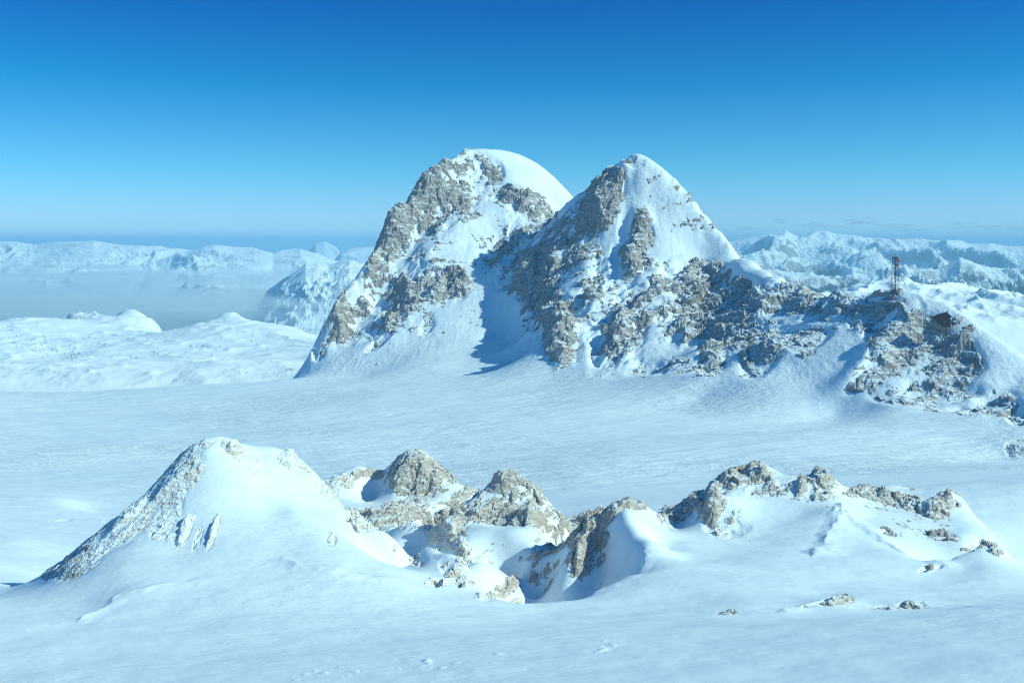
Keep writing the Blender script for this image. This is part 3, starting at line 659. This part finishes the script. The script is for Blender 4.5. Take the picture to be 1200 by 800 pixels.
def ground(px, d):
    rows, S = SURF_N if d < 450 else SURF_F
    i = int(np.clip(np.searchsorted(rows, d), 0, len(rows) - 1)); j = int(np.clip(np.searchsorted(acols, (px - CX) / F), 0, len(acols) - 1))
    return float(S[i, j])

# ------------------------------------------------------------------ DISTANCE: plateau, valley, ranges
def far_mat(name, s, tree_top, tree_soft, rockamt, bumpk=0.6, glade=(0.60, 0.70)):
    """snowy high ground with dark wood below a ragged tree line and steep rock"""
    m, nt, out = new_mat(name)
    geo = nd(nt, 'ShaderNodeNewGeometry'); pos = geo.outputs['Position']
    sp = nd(nt, 'ShaderNodeSeparateXYZ'); lk(nt, pos, sp.inputs[0])
    sn_ = nd(nt, 'ShaderNodeSeparateXYZ'); lk(nt, geo.outputs['Normal'], sn_.inputs[0])
    n1 = noise(nt, pos, 1 / (s * 9), 6, 0.65); n2 = noise(nt, pos, 1 / s, 5, 0.7)
    h = mathn(nt, 'ADD', sp.outputs['Z'], mathn(nt, 'MULTIPLY', mathn(nt, 'SUBTRACT', n1, 0.5), tree_soft * 5))
    h = mathn(nt, 'ADD', h, mathn(nt, 'MULTIPLY', mathn(nt, 'SUBTRACT', n2, 0.5), tree_soft * 2.5))
    wood = smooth_range(nt, h, tree_top + tree_soft * .3, tree_top - tree_soft * .3)
    steep = mathn(nt, 'ADD', sn_.outputs['Z'], mathn(nt, 'MULTIPLY', mathn(nt, 'SUBTRACT', n2, 0.5), 0.9))
    rk = mathn(nt, 'MULTIPLY', smooth_range(nt, steep, 0.80, 0.62), rockamt)
    col = mixc(nt, rk, (0.86, 0.885, 0.90), (0.20, 0.19, 0.18))
    clear = smooth_range(nt, n2, *glade)
    wc = mixc(nt, clear, (0.03, 0.05, 0.06), (0.55, 0.58, 0.6))
    col = mixc(nt, wood, col, wc)
    nrm = bump(nt, n2, 0.8, s * bumpk)
    bsdf(nt, out, col, 0.8, nrm, 0.1)
    return m

M_PLAT = far_mat('plateau_snow', 26.0, -900, 20, 0.25, 0.12)
# rolling karst plateau left and right, 1.95 to 6 km
CP2 = []
def add2(*pts):
    for px, py, d in pts: CP2.append(((px - CX) / F, math.log(d), (HY - py) / F * d))
def add2z(*pts):
    for px, d, z in pts: CP2.append(((px - CX) / F, math.log(d), z))
def crest2(pts, dd, dz):
    for px, py, d in pts:
        add2((px, py, d)); add2z((px, d + dd, (HY - py) / F * d - dz))
crest2([(-200, 372, 3700), (-100, 374, 3700), (-40, 378, 3700), (0, 375, 3700), (15, 373, 3700), (35, 373, 3800), (60, 374, 3800), (85, 376, 3800), (105, 379, 3800), (120, 378, 4300), (135, 371, 4500), (150, 366, 4500), (162, 368, 4500), (170, 375, 4300), (185, 381, 4000), (205, 388, 3500),
        (218, 383, 3350), (230, 380, 3300), (243, 380, 3350), (256, 370, 3450), (270, 364, 3450), (283, 369, 3450), (298, 376, 3400), (315, 379, 3350), (340, 383, 3300), (352, 388, 3250), (370, 395, 3200), (420, 410, 3200), (520, 420, 3200), (650, 420, 3200), (800, 410, 3200)], 700, 330)
add2((0, 400, 3150), (60, 395, 3300), (120, 395, 3400), (190, 398, 3150), (260, 392, 3050), (320, 400, 2950), (0, 425, 2550), (80, 422, 2550), (160, 425, 2500), (240, 418, 2550), (320, 420, 2500), (390, 425, 2400), (0, 448, 2150), (120, 446, 2150), (240, 445, 2150), (350, 440, 2150),
     (-200, 400, 3100), (-200, 440, 2200), (500, 450, 2200), (700, 450, 2200), (800, 430, 2300))
add2z(*[(px, 1940, -400) for px in (-200, 0, 200, 400, 600, 800)])
crest2([(900, 352, 2700), (985, 338, 2900), (1010, 332, 3000), (1030, 326, 3100), (1050, 327, 3100), (1075, 333, 3000), (1095, 334, 3000), (1112, 336, 2900), (1125, 341, 2800), (1145, 339, 3000), (1165, 343, 3000), (1185, 346, 3000), (1200, 348, 3000), (1250, 350, 3000), (1400, 352, 3000)], 700, 260)
add2((900, 400, 2000), (1000, 365, 2200), (1080, 352, 2500), (1120, 358, 2400), (1160, 365, 2350), (1200, 362, 2500), (1100, 375, 2050), (1150, 382, 2050), (1200, 385, 2050), (1250, 375, 2200), (1400, 380, 2100))
add2z(*[(px, 1940, -235) for px in (1000, 1100, 1200, 1400)])
add2z(*[(px, 6500, -1050) for px in range(-200, 1500, 200)]); add2z(*[(px, 5200, -850) for px in range(-200, 1500, 200)])
Z2 = RBF(CP2, 0.008, 0.0002)
ac2 = (np.arange(-230, 1431, 2.0) - CX) / F
dr2 = np.exp(np.linspace(math.log(1940), math.log(6500), 330))
B2 = eval_grid(Z2, ac2, dr2)
Y2 = np.repeat(dr2.astype(f32)[:, None], len(ac2), 1); X2 = Y2 * ac2.astype(f32)[None]
lump = 16 * fbm2(X2 / 380 + 3, Y2 / 420, 4, 201, 0.42) + 5 * np.maximum(ridged2(X2 / 90, Y2 / 110, 3, 211), -.2) * sstep(-.1, .5, fbm2(X2 / 300, Y2 / 300, 3, 215)) * np.where(X2 > 400, 3.2, 1.0) + np.where(X2 > 400, 14, 5.5) * ridged2(X2 / 170, Y2 / 150, 4, 219)
B2 = B2 + lump * sstep(1940, 2300, Y2)
pl = mesh_from_grid('hills', X2, Y2, B2, M_PLAT)
tag(pl, 'rolling snow-covered plateau hills beyond the glacier edge', 'hills', kind='structure')

# valley floor to the horizon
M_VAL = far_mat('valley_woods', 500.0, -985, 25, 0.0)
av = (np.arange(-400, 1601, 20.0) - CX) / F
dv = np.exp(np.linspace(math.log(5500), math.log(90000), 200))
Yv = np.repeat(dv.astype(f32)[:, None], len(av), 1); Xv = Yv * av.astype(f32)[None]
Zv = -1020 + 45 * fbm2(Xv / 2500, Yv / 2500, 4, 301)
tag(mesh_from_grid('valley', Xv, Yv, Zv, M_VAL), 'dark hazy valley floor far below the plateau', 'valley', kind='structure')

def mrange(name, prof, dc, wf, wb, base, amp, sx, seed, mat, label, cat='mountain range', step=1.6, rows=130, front_pow=1.0):
    px = np.arange(prof[0][0], prof[-1][0] + .1, step)
    py = np.interp(px, [p[0] for p in prof], [p[1] for p in prof])
    a = (px - CX) / F
    d = np.linspace(dc - wf, dc + wb, rows)
    Yr = np.repeat(d.astype(f32)[:, None], len(a), 1); Xr = Yr * a.astype(f32)[None]
    zc = ((HY - py) / F * dc).astype(f32)[None]
    zb = base
    wob = dc + 0.22 * wf * fbm2(Xr / (sx * 5), Yr * 0 + 3.7, 3, seed + 5)
    t = np.where(Yr < wob, np.clip((Yr - (dc - wf)) / (wob - dc + wf), 0, 1), np.clip(1 - (Yr - wob) / (dc + wb - wob), 0, 1))
    t = t ** front_pow
    n = ridged2(Xr / sx + 2 * fbm2(Xr / sx / 2, Yr / sx / 2, 2, seed + 9), Yr / (sx * 1.15), 6, seed, 0.55)
    ends = np.clip(np.minimum(px - px[0], px[-1] - px) / 25, 0, 1)[None].astype(f32)
    Zr = zb + (zc - zb) * t * ends ** .6 + amp * (n + .25) * np.clip(np.sin(np.pi * np.clip(t, 0, 1) ** 1.2) + .18, 0, 1) * ends
    o = mesh_from_grid(name, Xr, Yr, Zr, mat)
    return tag(o, label, cat, kind='structure')

M_R1 = far_mat('range_right', 150.0, -380, 150, 0.6, 0.6, (0.50, 0.60))
M_R2 = far_mat('range_right_far', 220.0, -420, 150, 0.8)
M_L1 = far_mat('range_left', 60.0, -900, 60, 0.6)
# right: far crest line and a nearer forested step with snowy knolls
mrange('mountain_range', [(760, 300), (840, 285), (868, 279), (888, 275), (905, 271), (920, 268), (935, 276), (950, 273), (970, 271), (985, 274), (1005, 276), (1030, 280), (1060, 281), (1085, 280), (1110, 281), (1135, 285), (1160, 283), (1180, 286), (1210, 288), (1260, 284), (1330, 290), (1400, 300)],
       15500, 5200, 3500, -850, 190, 1700, 401, M_R2, 'far jagged snowy range under thin cloud on the right horizon')
mrange('mountain_range', [(800, 345), (860, 320), (900, 318), (950, 322), (985, 326), (1020, 318), (1060, 312), (1100, 318), (1125, 303), (1150, 311), (1190, 315), (1230, 312), (1300, 325), (1380, 345)],
       9800, 2300, 2300, -950, 170, 700, 431, M_R1, 'darker wooded mountains with snow patches below the far right range')
# left: crest lines above the mist
mrange('mountain_range', [(-260, 300), (-150, 290), (-60, 285), (0, 283), (20, 282), (40, 286), (70, 283), (110, 281), (140, 286), (180, 288), (215, 292), (260, 298), (330, 306)],
       16000, 2600, 4000, -700, 90, 800, 451, M_L1, 'long low white range on the left horizon above the mist')
mrange('mountain_range', [(150, 320), (185, 305), (215, 296), (235, 290), (252, 287), (275, 290), (298, 291), (320, 296), (340, 293), (352, 292), (372, 296), (390, 304), (430, 325)],
       15000, 2300, 3000, -750, 120, 900, 471, M_L1, 'snowy range of small peaks left of the round-topped summit')
mrange('mountain', [(285, 372), (305, 352), (315, 340), (330, 328), (345, 318), (358, 309), (372, 308), (385, 311), (398, 306), (410, 304), (425, 309), (445, 313), (500, 330), (560, 360)],
       9000, 3200, 2200, -900, 45, 260, 491, M_L1, 'snowy mountain with streaked flank behind the left foot of the summit', 'mountain', 1.0, 200, 0.8)
mrange('mountain', [(345, 300), (360, 290), (370, 285), (380, 283), (388, 286), (400, 292), (420, 300)], 26000, 1800, 1800, -700, 90, 900, 511, M_L1, 'tiny far white peak above the haze left of the summit', 'mountain')
mrange('mountain', [(375, 305), (395, 297), (410, 292), (425, 290), (445, 289), (480, 296), (520, 306)], 19000, 1900, 1900, -700, 110, 900, 521, M_L1, 'far pale peaks showing beside the left cliff', 'mountain')
mrange('mountain', [(195, 338), (222, 326), (240, 321), (252, 319), (262, 322), (272, 322), (282, 324), (292, 332), (305, 340)], 12500, 900, 1200, -800, 60, 500, 531, M_L1, 'small snow cap poking out of the valley mist', 'mountain')
mrange('mountain', [(55, 390), (72, 372), (85, 367), (98, 365), (112, 366), (125, 370), (140, 380), (160, 395)], 6300, 700, 900, -800, 70, 200, 541, M_L1, 'dark rocky hump just behind the left plateau crest', 'mountain')

# ------------------------------------------------------------------ air
def volume_mat(name, color, dens, aniso=0.0):
    m, nt, out = new_mat(name)
    v = nd(nt, 'ShaderNodeVolumePrincipled'); v.inputs['Color'].default_value = (*color, 1); v.inputs['Density'].default_value = dens; v.inputs['Anisotropy'].default_value = aniso
    lk(nt, v.outputs[0], out.inputs['Volume']); return m
hz = MB(); hz.box(-62000, 62000, -400, 91000, -1200, 340)
tag(hz.build('haze', volume_mat('haze_air', (0.42, 0.755, 1.0), 4.7e-5)), 'pale blue air fading the far mountains', 'haze', kind='stuff')
# mist lying in the left valley, a lumpy closed bank
am = (np.arange(-300, 481, 6.0) - CX) / F; dm = np.exp(np.linspace(math.log(5000), math.log(30000), 110))
Ym = np.repeat(dm[:, None], len(am), 1); Xm = Ym * am[None]
Zt = -410 + 110 * fbm2(Xm / 3600, Ym / 2200, 5, 601, 0.6)
edge = np.minimum.reduce([np.arange(110)[:, None] + 0 * Xm, 109 - np.arange(110)[:, None] + 0 * Xm, np.arange(len(am))[None] + 0 * Xm, len(am) - 1 - np.arange(len(am))[None] + 0 * Xm])
Zt = np.where(edge > 0, -900 + (Zt + 900) * np.clip(edge / 12, 0, 1) ** .5, -900)
n0, n1 = Zt.shape
V = [(float(x), float(y), float(z)) for x, y, z in zip(Xm.ravel(), Ym.ravel(), Zt.ravel())] + [(float(x), float(y), -960.0) for x, y in zip(Xm.ravel(), Ym.ravel())]
Fc = []; N = n0 * n1
for i in range(n0 - 1):
    for j in range(n1 - 1):
        a = i * n1 + j; Fc.append((a, a + 1, a + n1 + 1, a + n1)); Fc.append((N + a, N + a + n1, N + a + n1 + 1, N + a + 1))
for j in range(n1 - 1):
    Fc.append((j, N + j, N + j + 1, j + 1)); b = (n0 - 1) * n1 + j; Fc.append((b, b + 1, N + b + 1, N + b))
for i in range(n0 - 1):
    a = i * n1; Fc.append((a, a + n1, N + a + n1, N + a)); b = a + n1 - 1; Fc.append((b, N + b, N + b + n1, b + n1))
tag(mesh_pydata('mist', V, Fc, volume_mat('valley_mist', (0.93, 0.97, 1.0), 2.0e-4), smooth=True), 'bank of blue-white mist filling the left valley', 'mist', kind='stuff')

m, nt, out = new_mat('cloud_vapour')
pos = nd(nt, 'ShaderNodeNewGeometry').outputs['Position']
al_ = smooth_range(nt, noise(nt, pos, 1 / 700, 5, 0.65), 0.36, 0.70)
d0 = nd(nt, 'ShaderNodeBsdfDiffuse'); d0.inputs['Color'].default_value = (.97, .97, .97, 1); d1 = nd(nt, 'ShaderNodeBsdfTranslucent'); d1.inputs['Color'].default_value = (.97, .97, .97, 1); df = nd(nt, 'ShaderNodeMixShader'); df.inputs[0].default_value = .5; lk(nt, d0.outputs[0], df.inputs[1]); lk(nt, d1.outputs[0], df.inputs[2]); tr = nd(nt, 'ShaderNodeBsdfTransparent'); mx_ = nd(nt, 'ShaderNodeMixShader')
lk(nt, mathn(nt, 'MULTIPLY', al_, 0.26), mx_.inputs[0]); lk(nt, tr.outputs[0], mx_.inputs[1]); lk(nt, df.outputs[0], mx_.inputs[2]); lk(nt, mx_.outputs[0], out.inputs['Surface'])
rnd = random.Random(31); V = []; Fc = []
for px, py, wpx, hpx, n in ((878, 268, 14, 4, 5), (915, 260, 9, 4, 5), (935, 264, 20, 3, 5), (960, 264, 16, 5, 8), (985, 266, 22, 3, 6), (1010, 262, 22, 5, 10), (1018, 258, 8, 3, 4), (1050, 264, 26, 4, 6), (1075, 269, 30, 3, 6), (1110, 267, 30, 3, 6), (1135, 262, 16, 4, 5), (1160, 266, 24, 4, 6), (1190, 268, 26, 4, 6), (1230, 266, 26, 4, 6)):
    for k in range(n):
        d = rnd.uniform(58000, 63000); ux = px + rnd.gauss(0, wpx * .5); uy = py + rnd.gauss(0, hpx * .3)
        c = P(ux, uy, d); rx = rnd.uniform(.25, .6) * wpx / F * d; rz = rnd.uniform(.25, .5) * hpx / F * d; ph = rnd.uniform(0, 60)
        base = len(V); nu, nv = 22, 11
        for j in range(nv + 1):
            la = -math.pi / 2 + math.pi * j / nv
            for i in range(nu):
                lo = 2 * math.pi * i / nu; wob = 1 + .22 * math.sin(3 * lo + 2 * la + ph) + .16 * math.sin(7 * lo - 3 * la + 2 * ph) + .1 * math.sin(11 * lo + 5 * la)
                V.append((c[0] + rx * wob * math.cos(la) * math.cos(lo), c[1] + rx * wob * math.cos(la) * math.sin(lo), max(360, c[2] + rz * math.sin(la) * (wob if la > 0 else .2))))
        for j in range(nv):
            for i in range(nu):
                a_ = base + j * nu + i; b2 = base + j * nu + (i + 1) % nu; Fc.append((a_, b2, b2 + nu, a_ + nu))
tag(mesh_pydata('clouds', V, Fc, m, None, True), 'thin pale cloud bank above the far right range', 'clouds', kind='stuff')

# wisps: flat lens-shaped banks floating in the left valley
rnd = random.Random(21); V = []; Fc = []
for k in range(46):
    d = rnd.uniform(7600, 19000); px = rnd.uniform(-120, 400); zc = rnd.uniform(-640, -300) if d > 10000 else rnd.uniform(-620, -420)
    cx_, cy_ = (px - CX) / F * d, d
    rx, ry, rz = rnd.uniform(500, 2100), rnd.uniform(500, 1300), rnd.uniform(22, 70)
    base = len(V); nu, nv = 28, 9; ph = rnd.uniform(0, 50)
    for j in range(nv + 1):
        la = -math.pi / 2 + math.pi * j / nv
        for i in range(nu):
            lo = 2 * math.pi * i / nu; wob = 1 + .28 * math.sin(3 * lo + ph) + .18 * math.sin(7 * lo + 2 * ph) + .1 * math.sin(13 * lo + ph)
            V.append((cx_ + rx * wob * math.cos(la) ** 1.3 * math.cos(lo) if abs(la) < 1.57 else cx_, cy_ + ry * wob * math.cos(la) ** 1.3 * math.sin(lo) if abs(la) < 1.57 else cy_, zc + rz * math.sin(la) * (1 + .3 * math.sin(5 * lo + ph))))
    for j in range(nv):
        for i in range(nu):
            a = base + j * nu + i; b2 = base + j * nu + (i + 1) % nu; Fc.append((a, b2, b2 + nu, a + nu))
    Fc.append(tuple(base + i for i in range(nu))[::-1]); Fc.append(tuple(base + nv * nu + i for i in range(nu)))
tag(mesh_pydata('mist_wisps', V, Fc, volume_mat('mist_wisp', (0.99, 0.998, 1.0), 9e-4), smooth=True), 'pale wisps of cloud drifting over the left valley mist', 'mist', kind='stuff')

# ------------------------------------------------------------------ mast, cables, hut, summit cross, pines
M_STEEL = plain_mat('galvanised_steel', (0.03, 0.05, 0.075), 0.6, 0.0)
M_RED = plain_mat('red_paint', (0.75, 0.07, 0.02), 0.5)
M_WOOD = plain_mat('dark_timber', (0.12, 0.09, 0.075), 0.85, 0, 0.4, 0.8)
M_WOODL = plain_mat('timber_painted_sunlit', (0.22, 0.10, 0.05), 0.8, 0, 0.35, 0.8)  # brighter copy of the hut timber, sunlight put into its brown
M_ROOF = plain_mat('slate_sheet_roof', (0.06, 0.065, 0.075), 0.45)
M_GLASS = plain_mat('window_glass', (0.16, 0.20, 0.24), 0.1)
M_CONC = plain_mat('concrete', (0.34, 0.33, 0.31), 0.85)
M_CABLE = plain_mat('steel_cable', (0.06, 0.065, 0.07), 0.5, 0.3)
M_NEEDLE = plain_mat('pine_needles', (0.34, 0.40, 0.42), 0.9, 0, 0.5, 1.5)
M_BARK = plain_mat('bark', (0.08, 0.06, 0.045), 0.9)

dmast = 905.0
mx, my = (1049 - CX) / F * dmast, dmast
gz = ground(1049, dmast)
mz = gz - 0.6
top = (HY - 303) / F * dmast
H = top - mz
mast = tag(empty('lift_mast', (mx, my, mz), math.radians(20)), 'tall grey lattice cable mast with red fittings at its top on the ridge', 'mast')
wb, wt = 2.7, 1.55
cor = lambda t: [((wb + (wt - wb) * t) * sx, (wb + (wt - wb) * t) * sy, H * t) for sx, sy in ((-1, -1), (1, -1), (1, 1), (-1, 1))]
c0, c1 = cor(0), cor(1)
for k in range(4):
    b = MB(); b.tube(c0[k], c1[k], 0.21, 6); b.build('leg', M_STEEL, mast)
b = MB(); NB = 11
for i in range(NB):
    l0, l1 = cor(i / NB), cor((i + 1) / NB)
    for k in range(4):
        j = (k + 1) % 4
        b.tube(l0[k], l1[j], 0.10, 5); b.tube(l0[j], l1[k], 0.10, 5)
        b.tube(l1[k], l1[j], 0.11, 5)
b.build('bracing', M_STEEL, mast)
b = MB(); b.box(-2.0, 2.0, -1.9, 1.9, H, H + .5); b.box(-1.6, 1.6, -1.5, 1.5, H + .5, H + 1.6); b.build('head_frame', M_STEEL, mast)
def drum(z, lean):
    b = MB()
    b.tube((2.0, -1.0, z + 1.3), (2.0 + lean, -1.0, z - 1.3), 0.5, 14)
    b.tube((2.0, 1.0, z + 1.3), (2.0 + lean, 1.0, z - 1.3), 0.5, 14)
    b.box(1.5, 2.1, -1.2, 1.2, z - .15, z + .15)
    return b.build('sheave_guard', M_RED, mast, False)
drum(H - 1.6, 1.9); drum(H - 6.0, 1.0)
for k in range(4):
    b = MB(); x, y, z = c0[k]; b.box(x - .8, x + .8, y - .8, y + .8, -1.2, .5); b.build('footing', M_CONC, mast)

def cable(p0, p1, sag, r, label):
    b = MB(); n = 40; pts = []
    for i in range(n + 1):
        t = i / n; q = [p0[k] + (p1[k] - p0[k]) * t for k in range(3)]; q[2] -= sag * 4 * t * (1 - t); pts.append(q)
    for i in range(n): b.tube(pts[i], pts[i + 1], r, 5)
    return tag(b.build('lift_cable', M_CABLE), label, 'cable', 'lift cables hanging from the mast')
ca = math.cos(math.radians(20)); sa = math.sin(math.radians(20))
tp = lambda x, y, z: (mx + x * ca - y * sa, my + x * sa + y * ca, mz + z)
cable(tp(3.4, -1, H - 1.4), P(1290, 412, 1100), 4, 0.16, 'upper thin lift cable sagging right from the top red fitting of the mast')
cable(tp(2.8, -1, H - 6.0), P(1075, 372, 1020), 2, 0.12, 'lower thin lift cable dropping steeply behind the mast ridge')

# hut
dh = 833.0
hx, hy_ = (1104 - CX) / F * dh, dh
hzb = (HY - 381.5) / F * dh
hut = tag(empty('mountain_hut', (hx, hy_, hzb), math.radians(-22)), 'small dark timber hut with sloping roof dug into the ridge snow', 'hut')
hut.scale = (1.02, 1.02, 1.02)
L, W = 7.0, 4.2
def prism(pts, y0, y1):
    n = len(pts); V = [(x, y0, z) for x, z in pts] + [(x, y1, z) for x, z in pts]
    Fc = [tuple(range(n)), tuple(range(2 * n - 1, n - 1, -1))] + [(i, i + n, (i + 1) % n + n, (i + 1) % n) for i in range(n)]
    return V, Fc
V, Fc = prism([(-L, 6.2), (-2.4, 1.4), (0.5, -0.8), (L - .8, -0.8), (L - .8, 8.2), (2.0, 10.0), (-3.0, 8.6)], -W, W)
mesh_pydata('wall', V, Fc, M_WOOD, hut)
V, Fc = prism([(-L - 2.2, 6.2), (-L - 2.0, 5.6), (-2.6, 8.6), (2.0, 10.02), (2.2, 10.7), (-2.8, 9.3)], -W - .8, W + .8)
mesh_pydata('roof', V, Fc, M_ROOF, hut)
V, Fc = prism([(2.25, 10.0), (L + .8, 6.6), (L + .8, 7.2), (3.2, 11.6), (2.25, 10.75)], -W - .8, W + .8)
mesh_pydata('roof', V, Fc, M_ROOF, hut)
for x in (2.0,):
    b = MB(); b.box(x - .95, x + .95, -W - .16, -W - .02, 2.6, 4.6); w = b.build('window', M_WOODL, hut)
    b = MB(); b.box(x - .7, x + .7, -W - .22, -W - .17, 2.85, 4.35); b.build('pane', M_GLASS, w)
b = MB(); b.box(L - .78, L - .6, -2.2, 2.2, -1.2, 6.4); b.build('gable_boarding', M_WOODL, hut)  # right end wall, its sunlit look painted into the timber colour
b = MB(); b.tube((4.0, 1.5, 9), (4.0, 1.5, 12.3), .35, 8); b.build('chimney', M_STEEL, hut)

# summit cross
ds = 1738.0
sx, sy = (556.5 - CX) / F * ds, ds
cr = tag(empty('summit_cross', (sx, sy, ground(556.5, ds) - 1)), 'tiny thin cross standing on the round-topped summit', 'cross')
b = MB(); b.tube((0, 0, 0), (0, 0, 11), .3, 6); b.build('post', M_STEEL, cr)
b = MB(); b.tube((-2.6, 0, 8), (2.6, 0, 8), .25, 6); b.build('crossbar', M_STEEL, cr)

# dwarf pines on the plateau: one built, then copies
def pine_mesh():
    b = MB(); rnd = random.Random(3)
    for k in range(5):
        z0 = 0.8 + k * 1.15; r = 2.3 * (1 - k / 5.6); n = 9
        base = len(b.V); b.V.append((0, 0, z0 + 2.0))
        for i in range(n * 2):
            t = math.pi * i / n; rr = r * (1.0 if i % 2 else .55) * rnd.uniform(.8, 1.15)
            b.V.append((rr * math.cos(t), rr * math.sin(t), z0 - .25 * (i % 2) + rnd.uniform(-.2, .2)))
        for i in range(n * 2): b.F.append((base, base + 1 + i, base + 1 + (i + 1) % (n * 2)))
        b.F.append(tuple(base + 1 + i for i in range(n * 2))[::-1])
    return b
pine = tag(empty('pine_tree', (0, 0, -500)), 'small dark pine among the scattered trees on the snowy left plateau', 'pine tree', 'scattered pines on the left plateau')
b = MB(); b.tube((0, 0, -1.5), (0, 0, 5.5), .28, 6, .1); b.build('trunk', M_BARK, pine)
pine_mesh().build('crown', M_NEEDLE, pine)
rnd = random.Random(11)
def hill_z(px, d):
    i = int(np.clip(np.searchsorted(dr2, d), 0, len(dr2) - 1)); j = int(np.clip(np.searchsorted(ac2, (px - CX) / F), 0, len(ac2) - 1))
    return float(B2[i, j])
def hill_d(px, py):   # nearest visible distance whose projected row is py
    j = int(np.clip(np.searchsorted(ac2, (px - CX) / F), 0, len(ac2) - 1))
    rows = HY - F * B2[:, j] / dr2
    ok = np.where(rows <= py)[0]
    return float(dr2[ok[0]]) if len(ok) else None
spots = []
for cx, cy, sx_, sy_, n in ((38, 403, 22, 10, 60), (75, 415, 18, 5, 34), (88, 418, 8, 3, 22), (158, 420, 8, 2.5, 14), (182, 415, 5, 3, 14), (185, 400, 10, 6, 10), (95, 400, 22, 8, 16), (240, 408, 22, 7, 14), (300, 405, 22, 8, 12), (285, 440, 8, 4, 7), (335, 435, 16, 4, 14), (215, 446, 10, 3, 4), (150, 396, 5, 2, 4), (60, 435, 30, 6, 12)):
    for _ in range(n): spots.append((rnd.gauss(cx, sx_ * .7), rnd.gauss(cy, sy_ * .7)))
first = True
for px, py in spots:
    if px < -20 or px > 372: continue
    d = hill_d(px, py)
    if d is None: continue
    if first: o = pine; kids = list(pine.children); first = False
    else:
        o = pine.copy(); COL.objects.link(o)
        for ch in kids:
            c = ch.copy(); COL.objects.link(c); c.parent = o
    s = rnd.uniform(.45, 1.0) * d / 3400
    o.location = ((px - CX) / F * d, d, hill_z(px, d) - .3); o.scale = (s * 1.15, s * 1.15, s); o.rotation_euler = (0, 0, rnd.uniform(0, 6.28))

# ------------------------------------------------------------------ clouds, light, sky, camera
SUN_EL, SUN_AZ = math.radians(33.5), math.radians(103)   # azimuth clockwise from the view axis (+Y)
to_sun = (math.sin(SUN_AZ) * math.cos(SUN_EL), math.cos(SUN_AZ) * math.cos(SUN_EL), math.sin(SUN_EL))
from mathutils import Vector
sd = bpy.data.lights.new('sun', 'SUN'); sd.energy = 4.55; sd.angle = math.radians(0.53); sd.color = (0.78, 1.0, 0.85)
so = bpy.data.objects.new('sun', sd); COL.objects.link(so); so.rotation_euler = Vector(to_sun).to_track_quat('Z', 'Y').to_euler()

w = bpy.data.worlds.new('World'); scene.world = w; w.use_nodes = True
nt = w.node_tree; nt.nodes.clear()
wo = nt.nodes.new('ShaderNodeOutputWorld'); bg = nt.nodes.new('ShaderNodeBackground')
sky = nt.nodes.new('ShaderNodeTexSky'); sky.sky_type = 'NISHITA'; sky.sun_disc = False
sky.sun_elevation = SUN_EL; sky.sun_rotation = SUN_AZ; sky.altitude = 2700; sky.air_density = 1.0; sky.dust_density = 0.1; sky.ozone_density = 3.0
# clear high-altitude air: the sky deepens quickly above the horizon
tcw = nd(nt, 'ShaderNodeTexCoord'); sepw = nd(nt, 'ShaderNodeSeparateXYZ'); lk(nt, tcw.outputs['Generated'], sepw.inputs[0])
zc = mathn(nt, 'MULTIPLY', sepw.outputs['Z'], 2.0, clamp=True)
tint = ramp(nt, zc, [(0.0, (.56, .74, .90)), (0.042, (.50, .73, .92)), (0.146, (.25, .72, .88)), (0.31, (.02, .56, .83)), (0.46, (.0, .37, .80)), (0.7, (.03, .72, 1.0)), (1.0, (.05, .80, 1.15))])
mul = nd(nt, 'ShaderNodeMix', data_type='RGBA', blend_type='MULTIPLY'); mul.inputs[0].default_value = 1
lk(nt, sky.outputs[0], mul.inputs[6]); lk(nt, tint, mul.inputs[7])
lk(nt, mul.outputs[2], bg.inputs['Color']); bg.inputs['Strength'].default_value = 0.143
lk(nt, bg.outputs[0], wo.inputs['Surface'])

cam = bpy.data.cameras.new('camera'); co = bpy.data.objects.new('camera', cam); COL.objects.link(co)
co.location = (0, 0, 0); co.rotation_euler = (math.radians(90), 0, 0)
cam.sensor_width = 36; cam.lens = F / 1200 * 36; cam.shift_y = -(400 - HY) / 1200
cam.clip_start = 0.5; cam.clip_end = 200000
scene.camera = co

scene.render.engine = 'CYCLES'
cy = scene.cycles
cy.max_bounces = 8; cy.diffuse_bounces = 3; cy.glossy_bounces = 1; cy.transparent_max_bounces = 64; cy.volume_bounces = 6
cy.filter_width = 1.15
cy.use_denoising = True
try: cy.denoiser = 'OPENIMAGEDENOISE'
except Exception: pass
vs = scene.view_settings; vs.view_transform = 'Standard'; vs.look = 'None'; vs.exposure = 0.0; vs.gamma = 1.0
